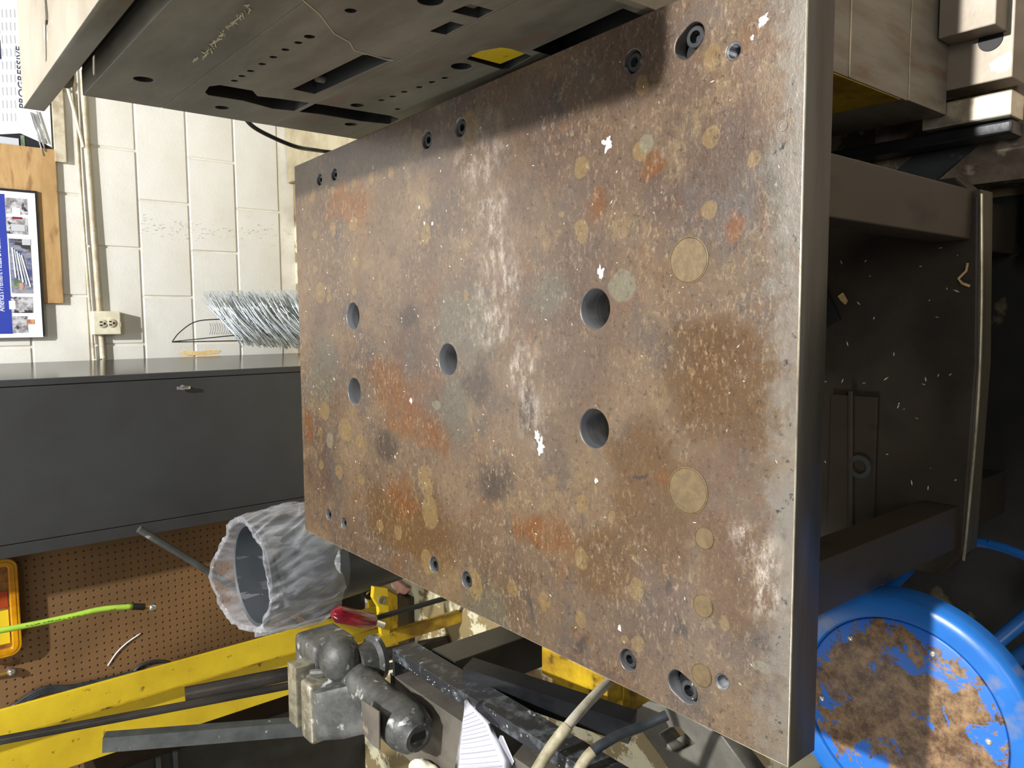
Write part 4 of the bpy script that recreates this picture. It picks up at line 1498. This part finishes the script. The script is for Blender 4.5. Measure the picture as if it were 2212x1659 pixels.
# barrel towards the viewer
e0 = atz(745, 1440, zc_)
e1 = atz(903, 1592, zc_ - .005)
dv = (e1 - e0)
bm = bmesh.new()
L_ = dv.length
prof_t = [(-.02, .030), (0, .040), (.35, .043), (.62, .044), (.64, .047), (.75, .056), (.88, .056), (.97, .047), (1.0, .036), (1.015, .034), (1.015, .024)]
lathe(bm, e0, [(r_, t * L_) for t, r_ in prof_t] + [(.020, L_ * 1.0), (0, L_ * 1.0)], 36, axis=dv)
obj('barrel', bm, 'vise', vs, smooth='auto')
bm = bmesh.new()
box(bm, (-.010, -.024, 0), (.010, .024, .006), .001)
mt = dv.to_track_quat('Z', 'Y').to_matrix()
bmesh.ops.rotate(bm, verts=bm.verts, cent=(0, 0, 0), matrix=mt)
bmesh.ops.translate(bm, verts=bm.verts, vec=e0 + dv * .985)
obj('screw_slot', bm, 'screwdark', vs)
# fixed body with rounded anvil behind
a0 = atz(735, 1415, zc_ + .02)
bm = bmesh.new()
bmesh.ops.create_uvsphere(bm, u_segments=32, v_segments=20, radius=1)
bmesh.ops.scale(bm, vec=(.060, .060, .052), verts=bm.verts)
bmesh.ops.translate(bm, verts=bm.verts, vec=(a0.x - .01, a0.y, a0.z))
obj('anvil', bm, 'vise', vs, smooth=True)
bm = bmesh.new()
box(bm, (jx0 + .03, yj1 + .004, ZJ - .17), (a0.x + .01, yj2 + .07, ZJ - .05), .018, seg=3)
obj('fixed_body', bm, 'vise', vs, smooth='auto')
bm = bmesh.new()
for dx_ in (0, .02, .04):
    tube(bm, [(jx1 - .045 + dx_ * .9, yj1 + .02 - dx_, ZJ - .03), (a0.x - .03, a0.y - .01, a0.z + .02 + dx_ * .3)], .009, 8)
obj('jaw_ribs', bm, 'vise', vs, smooth='auto')
bm = bmesh.new()
lathe(bm, (a0.x - .02, a0.y - .03, ZB), [(0, 0), (.058, 0), (.058, .012), (.045, .02), (.042, .06), (0, .06)], 36)
obj('swivel_base', bm, 'vise', vs, smooth='auto')
# square plate under the barrel
sq = [(780, 1512), (818, 1538), (819, 1620), (806, 1612), (784, 1585)]
bm = bmesh.new()
poly_prism(bm, [atz(x, y, T - .012) for x, y in sq], (0, 0, -.004), .001)
obj('side_plate', bm, 'bench', vs, label='small bare steel plate tacked to the vise body')
# rag and paper
bm = bmesh.new()
bmesh.ops.create_icosphere(bm, subdivisions=4, radius=1)
rc = atz(905, 1665, ZB + .02)
for v in bm.verts:
    n_ = noise.noise(v.co * 1.8)
    v.co = Vector((v.co.x * .052, v.co.y * .060, max(-.018, v.co.z * .035))) * (1 + .30 * n_) + Vector((rc.x - .01, rc.y - .035, rc.z))
tag(obj('shop_rag', bm, 'rag', smooth=True), 'bunched off-white rag on the bench under the vise barrel', 'rag')
bm = bmesh.new()
pp = [((1010, 1507), .030), ((1030, 1535), .026), ((1060, 1562), .022), ((1075, 1595), .018), ((1100, 1640), .012), ((1118, 1680), .008)]
pl_ = [((1006, 1520), .030), ((1000, 1550), .026), ((995, 1580), .022), ((990, 1610), .018), ((984, 1650), .012), ((980, 1690), .008)]
NR, NCc = len(pp), 8
G_ = []
for (p_, h), (q_, h2) in zip(pp, pl_):
    A_, B_ = atz(*p_, ZB + h), atz(*q_, ZB + h2)
    G_.append([bm.verts.new(A_.lerp(B_, k / NCc) + Vector((0, 0, .006 * math.sin(k / NCc * PI)))) for k in range(NCc + 1)])
for i in range(NR - 1):
    for k in range(NCc): bm.faces.new((G_[i][k], G_[i][k + 1], G_[i + 1][k + 1], G_[i + 1][k]))
ret = bmesh.ops.solidify(bm, geom=bm.faces[:], thickness=.0006)
pa = thing('instruction_sheet', 'white printed instruction sheet lying curled on the narrow bench', 'paper', atz(1040, 1600, ZB))
obj('sheet', bm, 'paper', pa, smooth=True)
bm = bmesh.new()
for i in range(15):
    t = .20 + i * .055
    k = t * (NR - 1)
    i0 = min(int(k), NR - 2)
    f = k - i0

    def edge(lst):
        (a, ha), (b_, hb) = lst[i0], lst[i0 + 1]
        return atz(a[0] + (b_[0] - a[0]) * f, a[1] + (b_[1] - a[1]) * f, ZB + ha + (hb - ha) * f)
    A_, B_ = edge(pp), edge(pl_)
    pts = [A_.lerp(B_, s) + Vector((0, 0, .006 * math.sin(s * PI) + .0014)) for s in (.14, .3, .5, .7, .88)]
    tube(bm, pts, .0006 if i % 3 else .001, 4)
obj('printed_lines', bm, 'ink', pa, kind='stuff')
bm = bmesh.new()
q = [atz(x, y, ZB + .004) for x, y in ((1080, 1588), (1086, 1590), (1110, 1645), (1104, 1659), (1090, 1650), (1074, 1605))]
poly_prism(bm, q, (0, 0, -.001))
tag(obj('paper_scrap', bm, 'paper'), 'blank white paper corner sticking out beside the instruction sheet', 'paper')

# hoses at the bottom
bm = bmesh.new()
ps = smoothpath([atz(1318, 1470, T - .32), atz(1270, 1518, T - .22), atz(1225, 1570, T - .15), atz(1190, 1615, T - .12), atz(1150, 1680, T - .08)], 8)
hz = thing('pale_hose', 'dirty white hose rising over the bench beside the plate edge', 'hose', ps[0])
n_ = len(ps)
cut = int(n_ * .5)
tube(bm, ps[:cut + 1], .0098, 14)
obj('upper_sleeve', bm, 'hosewhite', hz, smooth='auto')
bm = bmesh.new()
tube(bm, ps[cut:], .0112, 14)
obj('lower_sleeve', bm, 'sleeve', hz, smooth='auto')
bm = bmesh.new()
ps = smoothpath([atz(1440, 1545, T - .30), atz(1390, 1568, T - .26), atz(1330, 1592, T - .20), atz(1275, 1628, T - .15), atz(1240, 1680, T - .12)], 8)
hz = thing('dark_hose', 'dark grey hose with a pale end sleeve lying below the pale hose', 'hose', ps[0])
cut = int(len(ps) * .72)
tube(bm, ps[:cut + 1], .0095, 14)
obj('rubber_hose', bm, 'hoseblack', hz, smooth='auto')
bm = bmesh.new()
tube(bm, ps[cut:], .0102, 14)
obj('pale_sleeve', bm, 'sleeve', hz, smooth='auto')

# ------------------------------------------------------------------ yellow machine base under the bench, right of it casting
yb = thing('yellow_machine_frame', 'dirty yellow box section frame standing under the plate edge near the hoses', 'frame', atz(1300, 1560, 0))
ZY = .36
q = [atz(x, y, ZY) for x, y in ((1158, 1405), (1180, 1395), (1420, 1500), (1350, 1520), (1262, 1492))]
A_ = atz(1165, 1425, ZY)
B_ = atz(1300, 1480, ZY)
yw0, yw1 = atz(1355, 1545, ZY).y + .06, atz(1170, 1430, ZY).y
xw1 = atz(1290, 1500, ZY).x
obj('top_beam', newbox((xw1 - .02, yw0, ZY - .05), (xw1 + .05, yw1, ZY), .003), 'yellowold', yb)
obj('inner_beam', newbox((xw1 - .10, yw0 + .03, ZY - .05), (xw1 - .08, yw1, ZY - .004), .002), 'yellowold', yb)
obj('beam_web', newbox((xw1 - .08, yw0 + .02, ZY - .045), (xw1 - .02, yw1, ZY - .036), .001), 'yellowold', yb)
obj('front_post', newbox((xw1 - .10, yw0, 0), (xw1 + .06, yw0 + .08, ZY - .05), .004), 'yellowold', yb)
obj('rear_post', newbox((xw1 - .07, yw1 - .06, 0), (xw1 + .06, yw1 - .001, ZY - .05), .004), 'yellowold', yb)
# grey casting lower
gc = thing('machine_casting', 'grey cast machine arm with an oblong window under the near left plate corner', 'machine part', atz(1480, 1600, .2))
ZG = .30
out = [atz(x, y, ZG) for x, y in ((1360, 1546), (1368, 1534), (1400, 1515), (1455, 1530), (1560, 1590), (1640, 1700), (1480, 1720), (1424, 1632))]
win = [atz(x, y, ZG) for x, y in ((1425, 1586), (1448, 1572), (1466, 1571), (1500, 1606), (1483, 1616), (1464, 1624), (1452, 1622))]
xfz = Matrix.Translation((0, 0, ZG))
bm = holed([(p.x, p.y) for p in out], [[(p.x, p.y) for p in win]], .05, .003, xfz)
obj('cast_arm', bm, 'grime', gc)
bm = bmesh.new()
q = [atz(x, y, ZG - .05) for x, y in ((1470, 1590), (1500, 1606), (1520, 1600), (1490, 1580))]
poly_prism(bm, q, (0, 0, .02), .002)
obj('inner_boss', bm, 'grime', gc)
obj('pedestal', newbox((-.66, .64, .012), (-.60, .72, ZG - .05), .004), 'black', gc)
# dark machine body filling the left behind the vise
mb = thing('dark_cabinet', 'dark machine cabinet standing behind the yellow rack post', 'machine', (-1.7, 3.1, 0))
dx_ = aty(640, 1530, 2.95).x
dz_ = aty(215, 1659, 2.95).z
obj('body', newbox((-2.4, 2.95, 0), (dx_, 3.25, dz_), .006), 'black', mb)
obj('lid_rail', newbox((-2.4, 2.935, dz_ - .20), (dx_, 2.95, dz_ - .185), .001), 'greybar', mb)
obj('lid_rail', newbox((-2.4, 2.935, dz_ - .26), (dx_, 2.95, dz_ - .245), .001), 'greybar', mb)

# ------------------------------------------------------------------ swarf
random.seed(21)


def chips(name, label, n, sampler, mat_, smin=.0012, smax=.003):
    bm = bmesh.new()
    for i in range(n):
        x, y, z = sampler()
        s_ = random.uniform(smin, smax)
        a = random.uniform(0, 2 * PI)
        l = s_ * random.uniform(1, 2.6)
        d = Vector((math.cos(a), math.sin(a), 0))
        e = Vector((-d.y, d.x, 0))
        c = Vector((x, y, z + .0002))
        v = [c - d * l, c + e * s_ * .5, c + d * l, c - e * s_ * .5, c + Vector((0, 0, s_ * .7))]
        v = [bm.verts.new(q) for q in v]
        for k in range(4): bm.faces.new((v[k], v[(k + 1) % 4], v[4]))
        bm.faces.new(v[3::-1])
    o = obj(name, bm, mat_, kind='stuff')
    o['label'] = label
    o['category'] = 'metal chips'
    return o


def blocked(x, y):
    for bx_, by_, r_ in bores:
        if (x - bx_) ** 2 + (y - by_) ** 2 < (r_ + .004) ** 2: return True
    for h in scr:
        if (x - h[0]) ** 2 + (y - h[1]) ** 2 < (h[2] + .003) ** 2: return True
    return False


def on_plate():
    while True:
        x = random.uniform(-.43, .42)
        y = random.uniform(YF + .02, YB - .02)
        if not blocked(x, y): return x, y, T


chips('plate_chips', 'tiny bright metal chips scattered over the rusty plate', 210, on_plate, 'chip', .0007, .0018)
chips('shelf_chips', 'tiny bright chips scattered on the dark lower shelf', 90, lambda: (random.uniform(-.21, .18), random.uniform(YF + .01, 1.0), .288), 'chip', .0010, .0024)
chips('floor_chips', 'bright chips scattered on the pale floor plate and slate plate', 90, lambda: (random.uniform(.2, .9), random.uniform(.05, YF - .03), .088), 'chip', .002, .006)
# blobs of dried white paint on the plate
for i, (px, py, s_) in enumerate(((1650, 40, .010), (1645, 52, .006), (1312, 310, .016), (1298, 588, .013), (1168, 965, .020), (1160, 940, .012), (1338, 1356, .007), (888, 866, .008), (1288, 1038, .006), (917, 482, .006), (934, 483, .006), (806, 362, .006), (906, 448, .005), (1625, 82, .005))):
    p = atz(px, py, T)
    bm = bmesh.new()
    n_ = 26
    random.seed(i + 40)
    s_ *= .85
    v0 = bm.verts.new((p.x, p.y, T + .0014))
    vv = []
    for k in range(n_):
        a_ = 2 * PI * k / n_
        q_ = s_ * (.72 + .75 * noise.noise(Vector((math.cos(a_) * 1.7 + i * 3.1, math.sin(a_) * 1.7, i))) + random.uniform(-.05, .05))
        vv.append(bm.verts.new((p.x + q_ * math.cos(a_), p.y + q_ * .75 * math.sin(a_), T + .0002)))
    for k in range(n_): bm.faces.new((v0, vv[k], vv[(k + 1) % n_]))
    obj('paint_fleck', bm, 'fleck', top)
# straw coloured shavings on the shelf
for i, (pl_, lab) in enumerate(((((2090, 568), (2087, 585), (2070, 602), (2078, 612), (2095, 618)), 'bent straw-coloured shaving on the dark lower shelf near its front edge'),)):
    bm = bmesh.new()
    tube(bm, [atz(x, y, .2915) for x, y in pl_], .0022, 6)
    tag(obj('wood_shaving', bm, 'chipstraw', smooth=True), lab, 'shaving')
bm = bmesh.new()
poly_prism(bm, [atz(x, y, .2895) for x, y in ((1811, 640), (1822, 632), (1832, 650), (1827, 658), (1818, 650))], (0, 0, .003))
tag(obj('paper_flake', bm, 'chipstraw'), 'small tan flake on the dark lower shelf beneath the plate edge', 'flake')
bm = bmesh.new()
poly_prism(bm, [atz(x, y, .2895) for x, y in ((1786, 622), (1818, 690), (1790, 706), (1782, 660))], (0, 0, .006), .001)
tag(obj('black_scrap', bm, 'gasket'), 'black rubber scrap poking out on the lower shelf beside the tan flake', 'scrap')
